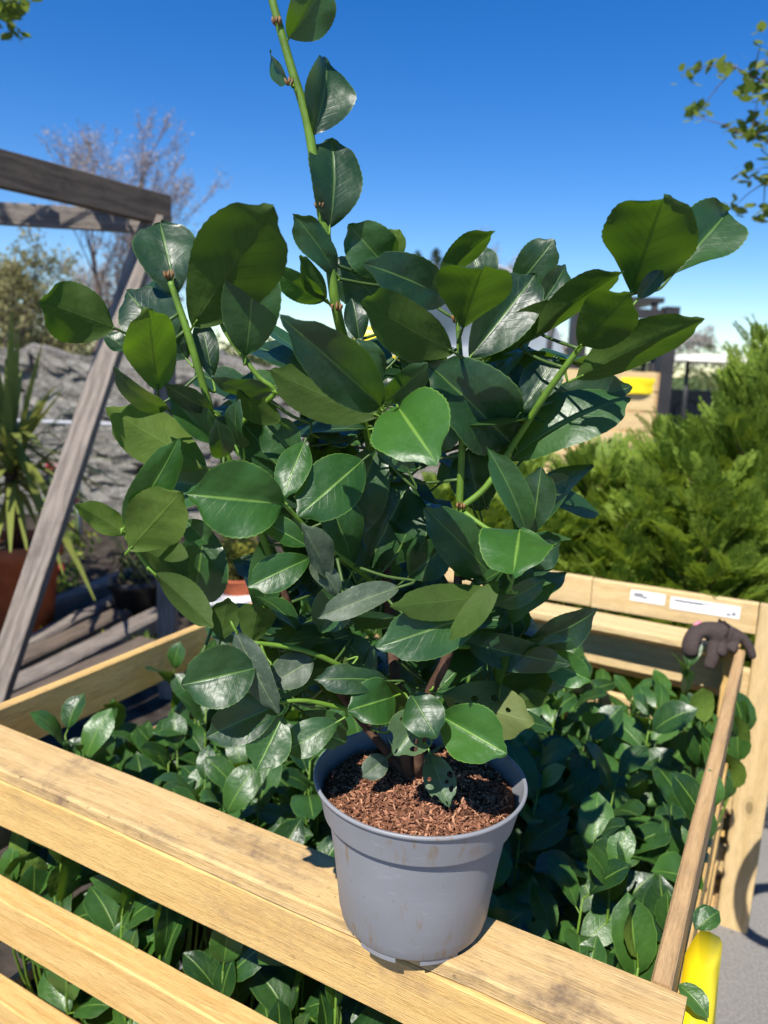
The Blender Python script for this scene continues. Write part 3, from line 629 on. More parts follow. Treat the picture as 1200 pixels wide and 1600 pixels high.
# ------------------------------------------------------------------ conifers
def spray(mb, P, d, n, L, rs, m=0):
    """flat feathery spray: axis with alternating side twigs of thin scale-leaf strips"""
    d = d.normalized(); n = (n-d*n.dot(d)); n = n.normalized() if n.length > 1e-4 else d.orthogonal().normalized(); s = d.cross(n)
    k = 14
    def blade(p, q, wd):
        ax = (q-p); sd = ax.cross(n); sd = sd.normalized()*wd if sd.length > 1e-9 else s*wd
        mb.add([p-sd*.6, p+sd*.6, p.lerp(q, .55)+sd, q, p.lerp(q, .55)-sd], [(0, 1, 2, 3, 4)], m)
    drop = rs.uniform(-.12, .04)
    def at(t): return P + d*(L*t) + n*(L*drop*t*t*2)
    blade(P, at(1), .0022)
    for i in range(k):
        t = .12 + .85*i/k; l = L*.50*(1-t*.72)*rs.uniform(.8, 1.2); p = at(t)
        sg = 1 if i % 2 else -1
        e = p + (d*.78 + s*sg*.62).normalized()*l + n*rs.uniform(-.1, .1)*l
        blade(p, e, .0022)
        for j in (.3, .55, .78):
            pp = p.lerp(e, j); ll = l*.42*(1.1-j)/.6; ed = (e-p).normalized()
            blade(pp, pp + (ed*.7+s*sg*.7).normalized()*ll, .0019); blade(pp, pp + (ed*.9-s*sg*.45).normalized()*ll, .0019)
def conifer_crown(Hh, R, seed, nb=92):
    rs = random.Random(seed); mb = MB(); br = MB()
    br.tube([(0, 0, 0), (.01, 0, Hh*.5), (0, .01, Hh*.97)], [.011, .008, .002], 6)
    for b in range(nb):
        t = (b+.5)/nb; z = Hh*(.08+.9*t); az = b*2.399 + rs.uniform(-.3, .3); l = R*(1-t*.72)*rs.uniform(.55, 1.25)
        el = .40 + .5*t + rs.uniform(-.2, .3); hd = V((math.cos(az), math.sin(az), 0)); d = hd*math.cos(el)+UP*math.sin(el)
        P = V((0, 0, z)); e = P + d*l*1.1; br.tube([P, P.lerp(e, .5)-UP*.01, e], [.0035, .0022, .001], 4, cap=False)
        ns = 9
        for q in range(ns):
            tt = .3+.7*q/(ns-1); p = P.lerp(e, tt); a = 0 if q == ns-1 else (.75 if q % 2 else -.75)
            dd = (Quaternion(UP, a+rs.uniform(-.2, .2)) @ d + V((0, 0, rs.uniform(-.2, .25)))).normalized()
            spray(mb, p, dd, (UP*.7 + hd.cross(UP)*rs.uniform(-.9, .9) - hd*.4), rs.uniform(.085, .15)*(1 if t < .85 else .75), rs)
    return mb.mesh([M['conifer']], False), br.mesh([M['bark']])
CV = [conifer_crown(1.0, .36, 40+i) for i in range(3)]
CSPOTS = [(.20, 1.75, 1.08), (.42, 1.73, .95), (.66, 1.71, .92), (.90, 1.68, .95), (1.08, 1.70, .95), (.10, 1.90, 1.38), (.32, 1.88, 1.14), (.58, 1.90, 1.06), (.86, 1.90, 1.0),
          (.06, 2.14, 1.42), (.35, 2.14, 1.18), (.63, 2.14, 1.08), (.93, 2.14, 1.0), (.08, 2.42, 1.50), (.36, 2.44, 1.15), (.70, 2.42, 1.05)]
rs = random.Random(5)
for i, (u, v, h) in enumerate(CSPOTS):
    b = crate(u, v, .112); t = empty('conifer', b, 'bushy young conifer with feathery yellow-green sprays in the labelled crate', 'conifer', 'conifers packed in the labelled crate')
    cm, bm_ = CV[i % 3]; rz = Matrix.Rotation(rs.uniform(0, 6.28), 4, 'Z'); s = (h-.10)
    mt = Matrix.Translation(b+V((0, 0, .10))) @ rz @ Matrix.Diagonal((.86+.2*rs.random(), .86+.2*rs.random(), s, 1))
    mk('trunk', bm_, None, t, mt); mk('crown', cm, None, t, mt); mk('nursery_pot', PMESH, None, t, Matrix.Translation(b) @ Matrix.Diagonal((1.2, 1.2, 1, 1)))

# ------------------------------------------------------------------ glove on the crate corner
def glove():
    c = crate(.085, 1.235, ZT+.02); t = empty('work_glove', c, 'dark brown knitted work glove draped over the corner of the crate rim', 'glove')
    bm = bmesh.new(); bm.loops.layers
    vs_, ed, ra = [], [], []
    def chain(pts, rads, root=None):
        prev = root
        for p, r in zip(pts, rads):
            vs_.append(p); ra.append(r); i = len(vs_)-1
            if prev is not None: ed.append((prev, i))
            prev = i
        return prev
    g = lambda x, y: at_y(x, y, c.y - .02)
    def G(x, y, d): return at_y(x, y, c.y + d)
    chain([G(1118, 983, -.01), G(1096, 982, -.01), G(1142, 990, -.01)], [.034, .030, .030])       # palm: 0,1,2
    ed.clear(); ed.extend([(0, 1), (0, 2)])
    chain([G(1082, 994, -.02), G(1077, 1012, -.035), G(1080, 1028, -.04)], [.026, .026, .022], 1)  # cuff hanging down
    chain([G(1117, 1003, -.03), G(1114, 1026, -.045), G(1106, 1046, -.05)], [.019, .018, .016], 0)
    chain([G(1130, 1004, -.03), G(1128, 1018, -.05), G(1124, 1026, -.055)], [.016, .016, .014], 0)
    chain([G(1146, 1004, -.035), G(1143, 1014, -.05), G(1140, 1018, -.055)], [.016, .015, .013], 2)
    chain([G(1160, 994, -.02), G(1171, 1010, -.03), G(1177, 1030, -.035)], [.018, .017, .015], 2)
    me = bpy.data.meshes.new('glove'); me.from_pydata([tuple(v) for v in vs_], ed, []); me.update()
    o = mk('glove_body', me, M['glove'], t)
    sk = o.modifiers.new('skin', 'SKIN'); sk.use_smooth_shade = True
    for i, r in enumerate(ra): me.skin_vertices[0].data[i].radius = (r, r*.72); me.skin_vertices[0].data[i].use_root = (i == 0)
    ss = o.modifiers.new('sub', 'SUBSURF'); ss.levels = 2; ss.render_levels = 2
    mb = MB(); a, b = G(1082, 984, .0), G(1094, 971, .0)
    mb.tube([a, a.lerp(b, .5)+V((0, -.004, .004)), b], [.006, .008, .005], 8); mb.build('cuff_trim', M['pink'], t)
glove()

# ------------------------------------------------------------------ yellow sack on the right wall
t = empty('yellow_sack', crate(-.02, .2, 0), 'bright yellow plastic sleeve wrapped round a shoot against the outer side of the crate', 'sack')
vs_, fs = [], []; nz, na = 14, 20
for j in range(nz+1):
    z = .775 - .55*j/nz
    for k in range(na):
        a = 2*math.pi*k/na; ca, sa = math.cos(a), math.sin(a); ca = math.copysign(abs(ca)**.45, ca); sa = math.copysign(abs(sa)**.45, sa); vv = .117 + .107*ca*(1-.06*math.sin(j*.8)); uu = .016 - .021*(1+sa) * (1 + .12*math.sin(j*.55))
        z2 = z - (.022*math.cos(a) if j == 0 else .02*math.cos(a)*(1-j/nz)) * -1
        vs_.append(crate(uu + .009*noise.noise((vv*16, z*13, 1)), vv, z2 + .004*noise.noise((vv*8, z*20, 3))))
for j in range(nz):
    for k in range(na): fs.append((j*na+k, (j+1)*na+k, (j+1)*na+(k+1) % na, j*na+(k+1) % na))
fs.append(tuple(nz*na+k for k in range(na))); vs_.append(crate(-.008, .117, .795)); fs += [(nz*na+na, k, (k+1) % na) for k in range(na)]
mk('sleeve', mesh(vs_, fs), M['yellow'], t)
for (b_, a_, nn) in [((.010, .225, .79), (-.04, .05, .03), (0, -.4, 1)), ((.012, .225, .79), (-.05, .10, .05), (.3, -.4, 1)), ((.016, .085, .81), (-.05, -.02, -.02), (0, -.5, 1))]:
    bb = crate(*b_); aa = E1*a_[0]+E2*a_[1]+UP*a_[2]; mk('leaf', VAR[3], None, t, frame(bb, aa, V(nn)) @ Matrix.Diagonal((.045, .045, .045, 1)))

# ------------------------------------------------------------------ timber frame on the left
fr = empty('timber_frame', (-.93, 3.2, 0), 'weathered grey timber frame with a sloping brace', 'frame')
CT = at_y(252, 345, 3.25)
board('post', V((CT.x, CT.y+.02, 0.0)), V((CT.x, CT.y+.02, CT.z-.01)), .075, .075, M['wood_grey'], fr, V((1, 0, 0)), seg=20)
nl = at_y(0, 263, 2.62); dB_ = (CT+V((.03, -.02, .035))-nl)
board('beam', nl - dB_*1.2, CT+V((.035, -.035, .03)), .115, .045, M['wood_dark'], fr, UP, seg=20)
board('beam', at_y(-260, 318, 3.16), CT+V((-.01, .075, -.0)), .085, .04, M['wood_grey'], fr, UP, seg=20)
bb = at_y(-6, 1085, 2.5); tb = CT+V((0.0, -.09, .0)); dd = (bb-tb); bb = tb + dd*((0.0-tb.z)/dd.z)
board('brace', bb, tb, .092, .04, M['wood_grey'], fr, V((1, 0, .35)), seg=20)
fp = nl - dB_*1.1
board('post', V((fp.x, fp.y, 0)), V((fp.x, fp.y, fp.z-.06)), .075, .075, M['wood_grey'], fr, V((1, 0, 0)), seg=12)
q = at_y(-240, 318, 3.2); board('post', V((q.x, q.y+.06, 0)), V((q.x, q.y+.06, q.z)), .075, .075, M['wood_grey'], fr, V((1, 0, 0)), seg=12)

# ------------------------------------------------------------------ dry stone wall
wl = empty('stone_wall', (-2.2, 7.3, 0), 'rough grey rubble stone wall running behind the plant bed', 'wall')
WX0, WX1 = -5.6, 1.9
mb = MB(); mb.box(((WX0+WX1)/2, 7.32, .74), WX1-WX0-.02, .30, 1.47); mb.build('wall_core', M['mortar'], wl, False)
SV = []
rs = random.Random(9)
for i in range(9):
    bm = bmesh.new(); bmesh.ops.create_cube(bm, size=1); bmesh.ops.subdivide_edges(bm, edges=bm.edges[:], cuts=2, use_grid_fill=True)
    for v in bm.verts:
        c = v.co; q = c.normalized()*.62; c2 = c.lerp(q, .18); n = noise.noise(c*2.3 + V((i*7, 0, 0)))*.30
        v.co = c2*(1+n)
    me = bpy.data.meshes.new('stone'); bm.to_mesh(me); bm.free(); me.materials.append(M['stone']); SV.append(me)
z = 0.0; cnt = 0
while z < 1.5 and cnt < 298:
    h = rs.uniform(.12, .20); x = WX0 + rs.uniform(0, .1)
    while x < WX1 and cnt < 298:
        ln = rs.uniform(.18, .48)*(1.25 if z < .5 else 1)
        mt = Matrix.Translation((x+ln/2, 7.19+rs.uniform(-.03, .03), z+h/2+rs.uniform(-.035, .03))) @ Matrix.Rotation(rs.uniform(-.35, .35), 4, 'Y') @ Matrix.Diagonal((ln*1.1, rs.uniform(.24, .40), h*rs.uniform(.9, 1.6), 1))
        mk('stone', SV[rs.randrange(9)], None, wl, mt); cnt += 1; x += ln
    z += h
# thin steel rail on posts in front of the wall
rl = empty('steel_rail', (-2, 6.3, 0), 'thin galvanised rail fixed low along the stone wall', 'rail')
mb = MB(); a = at_y(-300, 645, 6.3); b = at_y(900, 690, 6.3); mb.tube([a, b], .016, 8); mb.build('rail', M['steel'], rl)
for k in range(4):
    p = a.lerp(b, .06+k*.29); mb = MB(); mb.tube([(p.x, p.y, .0), (p.x, p.y, p.z)], .018, 8); mb.build('post', M['steel'], rl)

# ------------------------------------------------------------------ old timbers on the bed
rs = random.Random(2)
for k, (p0, p1, wd) in enumerate([((-10, 1095), (260, 962), .13), ((-10, 1062), (262, 930), .12), ((-10, 1040), (240, 912), .10), ((-10, 1128), (230, 1010), .12), ((60, 960), (240, 885), .11)]):
    a, b = at_z(*p0, .08), at_z(*p1, .08); a = a - (b-a)*.2
    o = board('old_timber', a, b, wd, .10, M['wood_dark' if k % 2 else 'wood_grey'], None, V((b-a).cross(UP)), jit=.006, ch=.012)
    tag(o, 'weathered grey timber lying on the dark soil with weeds beside it', 'timber', 'old timbers laid side by side on the soil')
mb = MB()
for k in range(420):
    i = rs.randrange(6); c = [at_z(90, 990, .03), at_z(145, 1005, .03), at_z(75, 1060, .03), at_z(215, 985, .03), at_z(215, 1010, .03), at_z(120, 1040, .03)][i]
    p = c + V((rs.gauss(0, .05), rs.gauss(0, .06), 0)); h = rs.uniform(.02, .09); l = V((rs.gauss(0, .4), rs.gauss(0, .4), 1)).normalized()*h; sd = V((rs.gauss(0, 1), rs.gauss(0, 1), 0)).normalized()*.008
    mb.add([p-sd*.4, p+sd*.4, p+l*.6+sd, p+l, p+l*.6-sd], [(0, 1, 2, 3, 4)])
tag(mb.build('weeds', M['weed'], None, False), 'small yellow-green weeds growing between the old timbers', 'weeds', kind='stuff')

# ------------------------------------------------------------------ potted plants on the left
def simple_pot(loc, r, h, mat, name, label, soil_mat='bed', rim=1.0):
    t = empty(name, loc, label, 'pot'); mb = MB()
    mb.lathe([(0, 0), (r*.74, 0), (r*.95, h*.84), (r*1.03, h*.84), (r*1.05, h), (r*.96, h), (r*.92, h*.9), (0, h*.88)], 36, loc)
    mb.build('body', M[mat], t)
    s = MB(); s.lathe([(0, h*.93), (r*.94, h*.9)], 24, loc); s.build('soil', M[soil_mat], t)
    return t
c1 = at_z(8, 1000, .03)
simple_pot(V((c1.x, c1.y+.15, .02)), .235, .52, 'terracotta', 'terracotta_pot', 'large orange terracotta pot holding the spiky sword-leaved plant')
cp = V((c1.x, c1.y+.15, .5)); t = empty('cordyline', cp, 'spiky cordyline with long sword leaves in the large terracotta pot', 'plant')
mb = MB(); mb.tube([cp, cp+V((.0, 0, .25)), cp+V((.01, 0, .55))], [.04, .036, .03], 8); mb.build('trunk', M['bark'], t)
rs = random.Random(14); hd0 = cp+V((.01, 0, .5))
for k in range(110):
    az = k*2.399; el = rs.uniform(-.5, 1.45); d = V((math.cos(az)*math.cos(el), math.sin(az)*math.cos(el), math.sin(el))); L = rs.uniform(.5, .8)
    mb = MB(); P0 = hd0 + V((0, 0, rs.uniform(-.2, .1))); pr = []
    n = 7; sd = d.cross(UP); sd = sd.normalized() if sd.length > .01 else V((1, 0, 0)); g = rs.uniform(.25, .75)*(1.1-max(0, el)/1.5)
    for j in range(n):
        q = j/(n-1); p = P0 + d*L*q - UP*(g*L*q*q*.75); w_ = .019*math.sin(math.pi*(.12+.86*q))**.7 + .001; pr += [p-sd*w_, p+UP*-.004*(1-q), p+sd*w_]
    f = []
    for j in range(n-1):
        for i in (0, 1): f.append((j*3+i, j*3+i+1, j*3+4+i, j*3+3+i))
    mb.add(pr, f); mb.build('leaf', M['sword'], t)
c2_ = at_z(203, 978, .03); simple_pot(V((c2_.x, c2_.y+.1, .02)), .14, .26, 'black', 'plant_pot', 'small black plastic pot with dark foliage beside the old timbers')
def leafy_blob(parent, c, R, n, mat, size, rs, name='foliage', flat=1.0):
    mb = MB()
    for k in range(n):
        d = V((rs.gauss(0, 1), rs.gauss(0, 1), rs.gauss(0, 1))).normalized(); p = V(c) + V((d.x*R, d.y*R, d.z*R*flat))*(rs.random()**.4)*(1+.25*noise.noise(d*2.5))
        nn = (d+V((rs.gauss(0, .5), rs.gauss(0, .5), rs.gauss(0, .5)))).normalized(); a = nn.orthogonal().normalized(); a = Quaternion(nn, rs.random()*6.28) @ a; b = nn.cross(a); s = size*rs.uniform(.6, 1.2)
        mb.add([p-a*s, p-b*s*.45, p+a*s, p+b*s*.45], [(0, 1, 2, 3)])
    return mb.build(name, mat, parent, False)
rs = random.Random(31)
t = empty('small_shrub', (c2_.x, c2_.y+.1, .26), 'small dark green shrub growing in the black pot', 'plant'); leafy_blob(t, (c2_.x, c2_.y+.1, .37), .14, 260, M['hedge'], .022, rs)
mb = MB(); mb.tube([(c2_.x, c2_.y+.1, .25), (c2_.x, c2_.y+.1, .38)], .008, 6); mb.build('stem', M['twig'], t)
# flowers with red blooms
for k, (px, py, Y) in enumerate([(78, 730, 5.2), (116, 778, 5.0), (92, 888, 4.7)]):
    p = at_y(px, py, Y); t = empty('red_flower', (p.x, p.y, 0.03), 'small red flower on a leafy stem in the bed before the stone wall', 'flower', 'red flowers in the bed')
    mb = MB(); mb.tube([(p.x, p.y, .02), (p.x+.02, p.y, p.z*.6), p], [.006, .005, .003], 5); mb.build('stem', M['stem'], t)
    leafy_blob(t, p, .042, 60, M['red'], .02, rs, 'bloom'); leafy_blob(t, (p.x, p.y, p.z*.5), .14, 120, M['weed'], .03, rs, 'foliage', max(1, p.z*2.2))
# golden dwarf conifer in terracotta bowl on a white block
g = at_y(372, 915, 4.4); gz = g.z
t = empty('white_block', (g.x, g.y, 0), 'white painted block plinth under the golden dwarf conifer', 'plinth')
mb = MB(); mb.box((g.x+.02, g.y, (gz-.06)/2), .36, .34, gz-.06); mb.build('block', M['white'], t, False); mb = MB(); mb.box((g.x+.02, g.y, gz-.05), .40, .38, .03); mb.build('cap', M['white'], t, False)
simple_pot(V((g.x, g.y, gz-.035)), .135, .10, 'terracotta', 'terracotta_bowl', 'shallow terracotta bowl on the white block holding the golden conifer')
t = empty('dwarf_conifer', (g.x, g.y, gz+.06), 'rounded golden-green dwarf conifer in the shallow terracotta bowl', 'plant')
leafy_blob(t, (g.x, g.y, gz+.19), .145, 1500, M['gold_conifer'], .016, rs, 'crown', 1.05); mb = MB(); mb.tube([(g.x, g.y, gz+.05), (g.x, g.y, gz+.2)], .012, 6); mb.build('trunk', M['twig'], t)

# ------------------------------------------------------------------ trees
def tree(name, base, Hh, spread, seed, label, leafmat=None, levels=5, nleaf=3, lsize=.05, trunk_r=.09, up=.5, group=None, droop=0, split=3, first=.3, lean=(0, 0)):
    rs = random.Random(seed); t = empty(name, base, label, 'tree', group); tr = MB(); tw = MB(); lf = MB(); base = V(base)
    def leafs(p, d, n):
        for _ in range(n):
            q = p + V((rs.gauss(0, 1), rs.gauss(0, 1), rs.gauss(0, 1)))*lsize*1.1; nn = V((rs.gauss(0, 1), rs.gauss(0, 1), rs.gauss(0, 1))).normalized(); a = nn.orthogonal().normalized(); a = Quaternion(nn, rs.random()*6) @ a; b = nn.cross(a); s = lsize*rs.uniform(.5, 1.1)
            lf.add([q-a*s, q-b*s*.5, q+a*s, q+b*s*.5], [(0, 1, 2, 3)])
    def grow(p, d, L, r, lev):
        n = 4; pts = [p]; rd = [r]; dd = d.copy()
        for i in range(n):
            dd = (dd + V((rs.gauss(0, .10), rs.gauss(0, .10), rs.gauss(0, .06) + (up*.10 if lev > 0 else 0) - droop*.1*lev))).normalized(); pts.append(pts[-1]+dd*(L/n)); rd.append(r*(1-.5*(i+1)/n))
        (tr if lev == 0 else tw).tube(pts, rd, 7 if lev < 2 else (4 if lev < 3 else 3), cap=False)
        if lev >= levels-1:
            if leafmat:
                for q in pts[1:]: leafs(q, dd, nleaf)
            return
        for i in range(split + (2 if lev == 0 else 0) + (1 if lev > 2 else 0)):
            ti = rs.uniform(.35 if lev else first, 1.0); fi = ti*n; i0 = min(int(fi), n-1); q = pts[i0].lerp(pts[i0+1], fi-i0)
            ax = dd.orthogonal().normalized(); ax = Quaternion(dd, rs.random()*6.28) @ ax
            nd = (dd*math.cos(spread) + ax*math.sin(spread)*rs.uniform(.6, 1.2)).normalized()
            grow(q, nd, L*rs.uniform(.5, .74), rd[i0]*.55, lev+1)
        grow(pts[-1], dd, L*.6, rd[-1], lev+1)
    grow(base, V((lean[0], lean[1], 1)).normalized(), Hh*.48, trunk_r, 0)
    tr.build('trunk', M['twig'], t); cr_ = tw.build('crown', M['twig'], t)
    if leafmat: lf.build('blossom' if leafmat in ('blossom', 'catkin') else 'foliage', M[leafmat], t, False)
    return t
p = at_y(122, 560, 11.5); tree('blossom_tree', (p.x, 11.5, 0), 4.6, .40, 3, 'bare tree with pale pinkish blossom behind the timber frame', 'blossom', 6, 1, .024, .10, .7)
p = at_y(20, 560, 10.5); tree('blossom_tree', (p.x-.3, 10.5, 0), 2.9, .7, 8, 'low olive budding tree at the wall beside the blossom tree', 'catkin', 6, 1, .04, .08, .3)
p = at_y(215, 560, 13); tree('bare_tree', (p.x, 13, 0), 3.6, .75, 15, 'bare twiggy grey tree behind the wall next to the timber post', 'blossom', 6, 1, .03, .08, .4)
p = at_y(790, 560, 34); tree('bare_tree', (p.x, 34, 0), 6.4, .42, 17, 'distant bare grey tree above the laurel leaves', 'blossom', 6, 1, .05, .12, .7)
p = at_y(1040, 560, 30); tree('bare_tree', (p.x, 30, 0), 3.3, .7, 19, 'distant bare tree with a rounded twiggy crown behind the golf buggy', 'blossom', 6, 1, .06, .10, .4)
p = at_y(840, 560, 26); tree('bare_tree', (p.x, 26, 0), 2.6, .7, 23, 'distant bare bushy tree behind the dark machine', 'blossom', 6, 1, .06, .09, .4)
# firs on the skyline
def fir(p, h, seed):
    rs = random.Random(seed); t = empty('fir_tree', p, 'distant dark fir tree on the skyline above the polytunnel', 'tree', 'firs on the skyline'); mb = MB(); mb.tube([p, V(p)+V((0, 0, h))], [h*.02, h*.004], 6); mb.build('trunk', M['twig'], t); mb = MB()
    for k in range(900):
        q = rs.random(); z = h*(.12+.88*q); r = h*.24*(1-q)**.8*rs.uniform(.3, 1)*(1+.3*math.sin(z*5)); a = rs.random()*6.28; c = V(p)+V((r*math.cos(a), r*math.sin(a), z-r*.25)); d = V((math.cos(a), math.sin(a), -.4))*h*.045; s = V((-math.sin(a), math.cos(a), 0))*h*.014
        mb.add([c-d*.4, c+s, c+d, c-s], [(0, 1, 2, 3)])
    mb.build('crown', M['fir'], t, False)
for k, (px, top, Y) in enumerate([(653, 392, 60), (682, 388, 58), (700, 396, 64), (560, 440, 66), (740, 430, 66)]):
    p = at_y(px, top, Y); fir((p.x, Y, 0), p.z, 60+k)
# hedge bushes beyond the wall
rs = random.Random(77)
for k, (px, top, Y, R) in enumerate([(430, 528, 16, 1.3), (500, 520, 18, 1.5), (350, 520, 15, 1.2), (10, 470, 13, 1.4), (-120, 470, 13, 1.6), (600, 530, 20, 1.7), (870, 545, 20, 1.6), (950, 550, 22, 1.7), (1130, 540, 24, 2.2), (1250, 520, 22, 2.4), (250, 505, 17, 1.4), (130, 500, 18, 1.6)]):
    p = at_y(px, top, Y); hh = p.z; t = empty('hedge_bush', (p.x, Y, 0), 'rounded olive-green hedge bush beyond the stone wall', 'bush', 'hedge bushes beyond the wall')
    leafy_blob(t, (p.x, Y, hh*.52), R, 1500, M['hedge'], .10, rs, 'crown', hh*.5/R); mb = MB(); mb.tube([(p.x, Y, 0), (p.x, Y, hh*.5)], .06, 6); mb.build('trunk', M['twig'], t)
# young tree at the right whose twigs reach into the picture, and one at the left
def twig_tree(base, top, ctr, label, seed, targets, Rn):
    rs = random.Random(seed); t = empty('young_tree', base, label, 'tree'); base = V(base); top = V(top)
    mb = MB(); pts = [base.lerp(top, i/8)+V((.05*math.sin(i*1.3), .04*math.cos(i), 0))*(i/8) for i in range(9)]; mb.tube(pts, [.055*(1-.75*i/8) for i in range(9)], 8); mb.build('trunk', M['twig'], t)
    br = MB(); lf = MB()
    tg = [V(q) for q in targets] + [top + V((rs.gauss(0, 1), rs.gauss(0, 1), rs.gauss(0, .8)))*Rn + V(ctr) for _ in range(46)]
    for q in tg:
        p0 = min(pts[3:], key=lambda s: (s-(q-UP*.5)).length); m = p0.lerp(q, .5)+UP*.10; c = [V(x) for x in curve_pts([tuple(p0), tuple(m), tuple(q)], 5)]
        br.tube(c, [.012*(1-.85*i/(len(c)-1)) for i in range(len(c))], 5, cap=False)
        ends = [q] + [c[rs.randrange(5, len(c))] + V((rs.gauss(0, .10), rs.gauss(0, .10), rs.gauss(0, .07))) for _ in range(6)]
        for e in ends:
            s0 = min(c, key=lambda s: (s-e).length); br.tube([s0, s0.lerp(e, .5)+UP*.01, e], [.003, .002, .0012], 4, cap=False)
            for _ in range(9):
                p = e + V((rs.gauss(0, .028), rs.gauss(0, .028), rs.gauss(0, .018))); nn = V((rs.gauss(0, .5), rs.gauss(0, .5), 1)).normalized(); a = Quaternion(nn, rs.random()*6.28) @ nn.orthogonal().normalized(); b = nn.cross(a); s = rs.uniform(.017, .034)
                lf.add([p-a*s, p-a*s*.2-b*s*.6, p+a*s*.5-b*s*.5, p+a*s*1.1, p+a*s*.5+b*s*.5, p-a*s*.2+b*s*.6], [(0, 1, 2, 3, 4, 5)])
    br.build('branches', M['twig'], t); lf.build('foliage', M['spring'], t, False)
tR = [at_y(x, y, Y) for x, y, Y in [(1150, 105, 3.2), (1178, 118, 3.2), (1150, 205, 3.25), (1180, 190, 3.3), (1195, 285, 3.2), (1172, 215, 3.2), (1195, 95, 3.4), (1190, 235, 3.1)]]
twig_tree((2.35, 3.3, 0), (2.35, 3.35, 3.3), (.35, 0, .1), 'young leafing tree at the right with fresh green twigs against the sky', 4, tR, .42)
tL = [at_y(12, 10, 2.9), at_y(22, 4, 2.95), at_y(4, 26, 2.9)]
twig_tree((-2.7, 2.3, 0), (-2.5, 2.5, 3.6), (-.1, .2, .35), 'young leafing tree at the left with a twig above the timber frame', 6, tL, .55)

# ------------------------------------------------------------------ yard things behind on the right
def pcrate(loc, sx, sy, h, rz, label, mat='wood_pale'):
    t = empty('wooden_crate', loc, label, 'crate'); X = V((math.cos(rz), math.sin(rz), 0)); Y = V((-X.y, X.x, 0)); loc = V(loc)
    for k in range(5):
        z = h*(k+.5)/5
        for s in (-1, 1):
            board('slat', loc+X*(-sx/2)+Y*s*sy/2+UP*z, loc+X*sx/2+Y*s*sy/2+UP*z, h/5*.93, .022, M[mat], t, UP, seg=4)
            board('slat', loc+X*s*(sx/2+.012)-Y*(sy/2+.011)+UP*z, loc+X*s*(sx/2+.012)+Y*(sy/2+.011)+UP*z, h/5*.93, .022, M['wood_brown'], t, UP, seg=4)
    for a in (-1, 1):
        for b in (-1, 1):
            q = loc+X*a*(sx/2-.04)+Y*b*(sy/2-.045); board('post', q, q+UP*h, .06, .06, M['wood_brown'], t, X, seg=3)
    for k in range(5):
        q = loc+Y*(sy*(k-2)/5.2)+UP*.04; board('floor_board', q-X*(sx/2-.012), q+X*(sx/2-.012), sy/5.6, .02, M[mat], t, Y, seg=3)
    return t
k1 = at_y(918, 640, 6.0)
pcrate((k1.x, 6.4, 0), 1.05, .8, .80, -.08, 'lower pale pine crate of the stack behind the conifers')
pcrate((k1.x, 6.4, .805), 1.05, .8, .76, -.08, 'upper pale pine crate of the stack, yellow sack hung on it')
sk = empty('yellow_sack', (k1.x+.35, 5.96, 1.4), 'yellow plastic sack hung over the side of the upper stacked crate', 'sack')
vs_, fs = [], []; c = at_y(998, 598, 5.93)
for j in range(7):
    for i in range(9):
        x = (i/8-.5); y = j/6; vs_.append((c.x + x*.26*(1-.1*y), c.y + .03 - .03*math.cos(x*3)+.012*noise.noise((x*9, y*5, 0)) - .01, c.z+.04-.12*y-.02*x*x))
vs_ += [(a, b+.012, z_) for a, b, z_ in vs_]
for j in range(6):
    for i in range(8): q = j*9+i; fs += [(q, q+9, q+10, q+1), (63+q, 63+q+1, 63+q+10, 63+q+9)]
mk('sheet', mesh(vs_, fs), M['yellow'], sk)
# golf buggy
gb = at_y(1105, 590, 9.0); G = V((gb.x, 9.0, 0)); t = empty('golf_buggy', G, 'small golf buggy with a cream roof parked behind the conifers', 'vehicle')
mb = MB(); 
vs_ = []
for sx, sy, z in [(-.62, -.95, 1.70), (.62, -.95, 1.70), (.62, .95, 1.70), (-.62, .95, 1.70), (-.52, -.85, 1.77), (.52, -.85, 1.77), (.52, .85, 1.77), (-.52, .85, 1.77)]: vs_.append(G+V((sx, sy, z)))
mb.add(vs_, [(3, 2, 1, 0), (4, 5, 6, 7), (0, 1, 5, 4), (1, 2, 6, 5), (2, 3, 7, 6), (3, 0, 4, 7)]); mb.build('roof', M['cream'], t, False)
for sx in (-.52, .52):
    for sy in (-.8, .75): mb = MB(); mb.tube([G+V((sx, sy, .75)), G+V((sx, sy*.92, 1.71))], .022, 8); mb.build('roof_post', M['dark_metal'], t)
mb = MB(); pr = [(-1.15, .28), (-1.15, .62), (-.95, .80), (-.62, .88), (-.5, .42), (.1, .42), (.15, .75), (1.1, .78), (1.15, .3)]
n = len(pr); vs_ = [G+V((-.58, a, b)) for a, b in pr] + [G+V((.58, a, b)) for a, b in pr]; mb.add(vs_, [tuple(range(n)), tuple(range(n, 2*n))[::-1]] + [(i, i+n, (i+1) % n+n, (i+1) % n) for i in range(n)]); mb.build('body', M['cream'], t, False)
mb = MB(); mb.box(G+V((0, .42, .85)), 1.08, .5, .14); mb.build('seat', M['black'], t, False); mb = MB(); mb.box(G+V((0, .7, 1.15)), 1.08, .10, .45); mb.build('backrest', M['black'], t, False)
mb = MB(); mb.tube([G+V((-.25, -.5, .85)), G+V((-.25, -.25, 1.1))], .02, 6); ring = [G+V((-.25+.17*math.cos(a), -.22+.08*math.sin(a), 1.12+.15*math.sin(a))) for a in [i*6.283/16 for i in range(17)]]; mb.tube(ring, .014, 6, cap=False); mb.build('steering_wheel', M['rubber'], t)
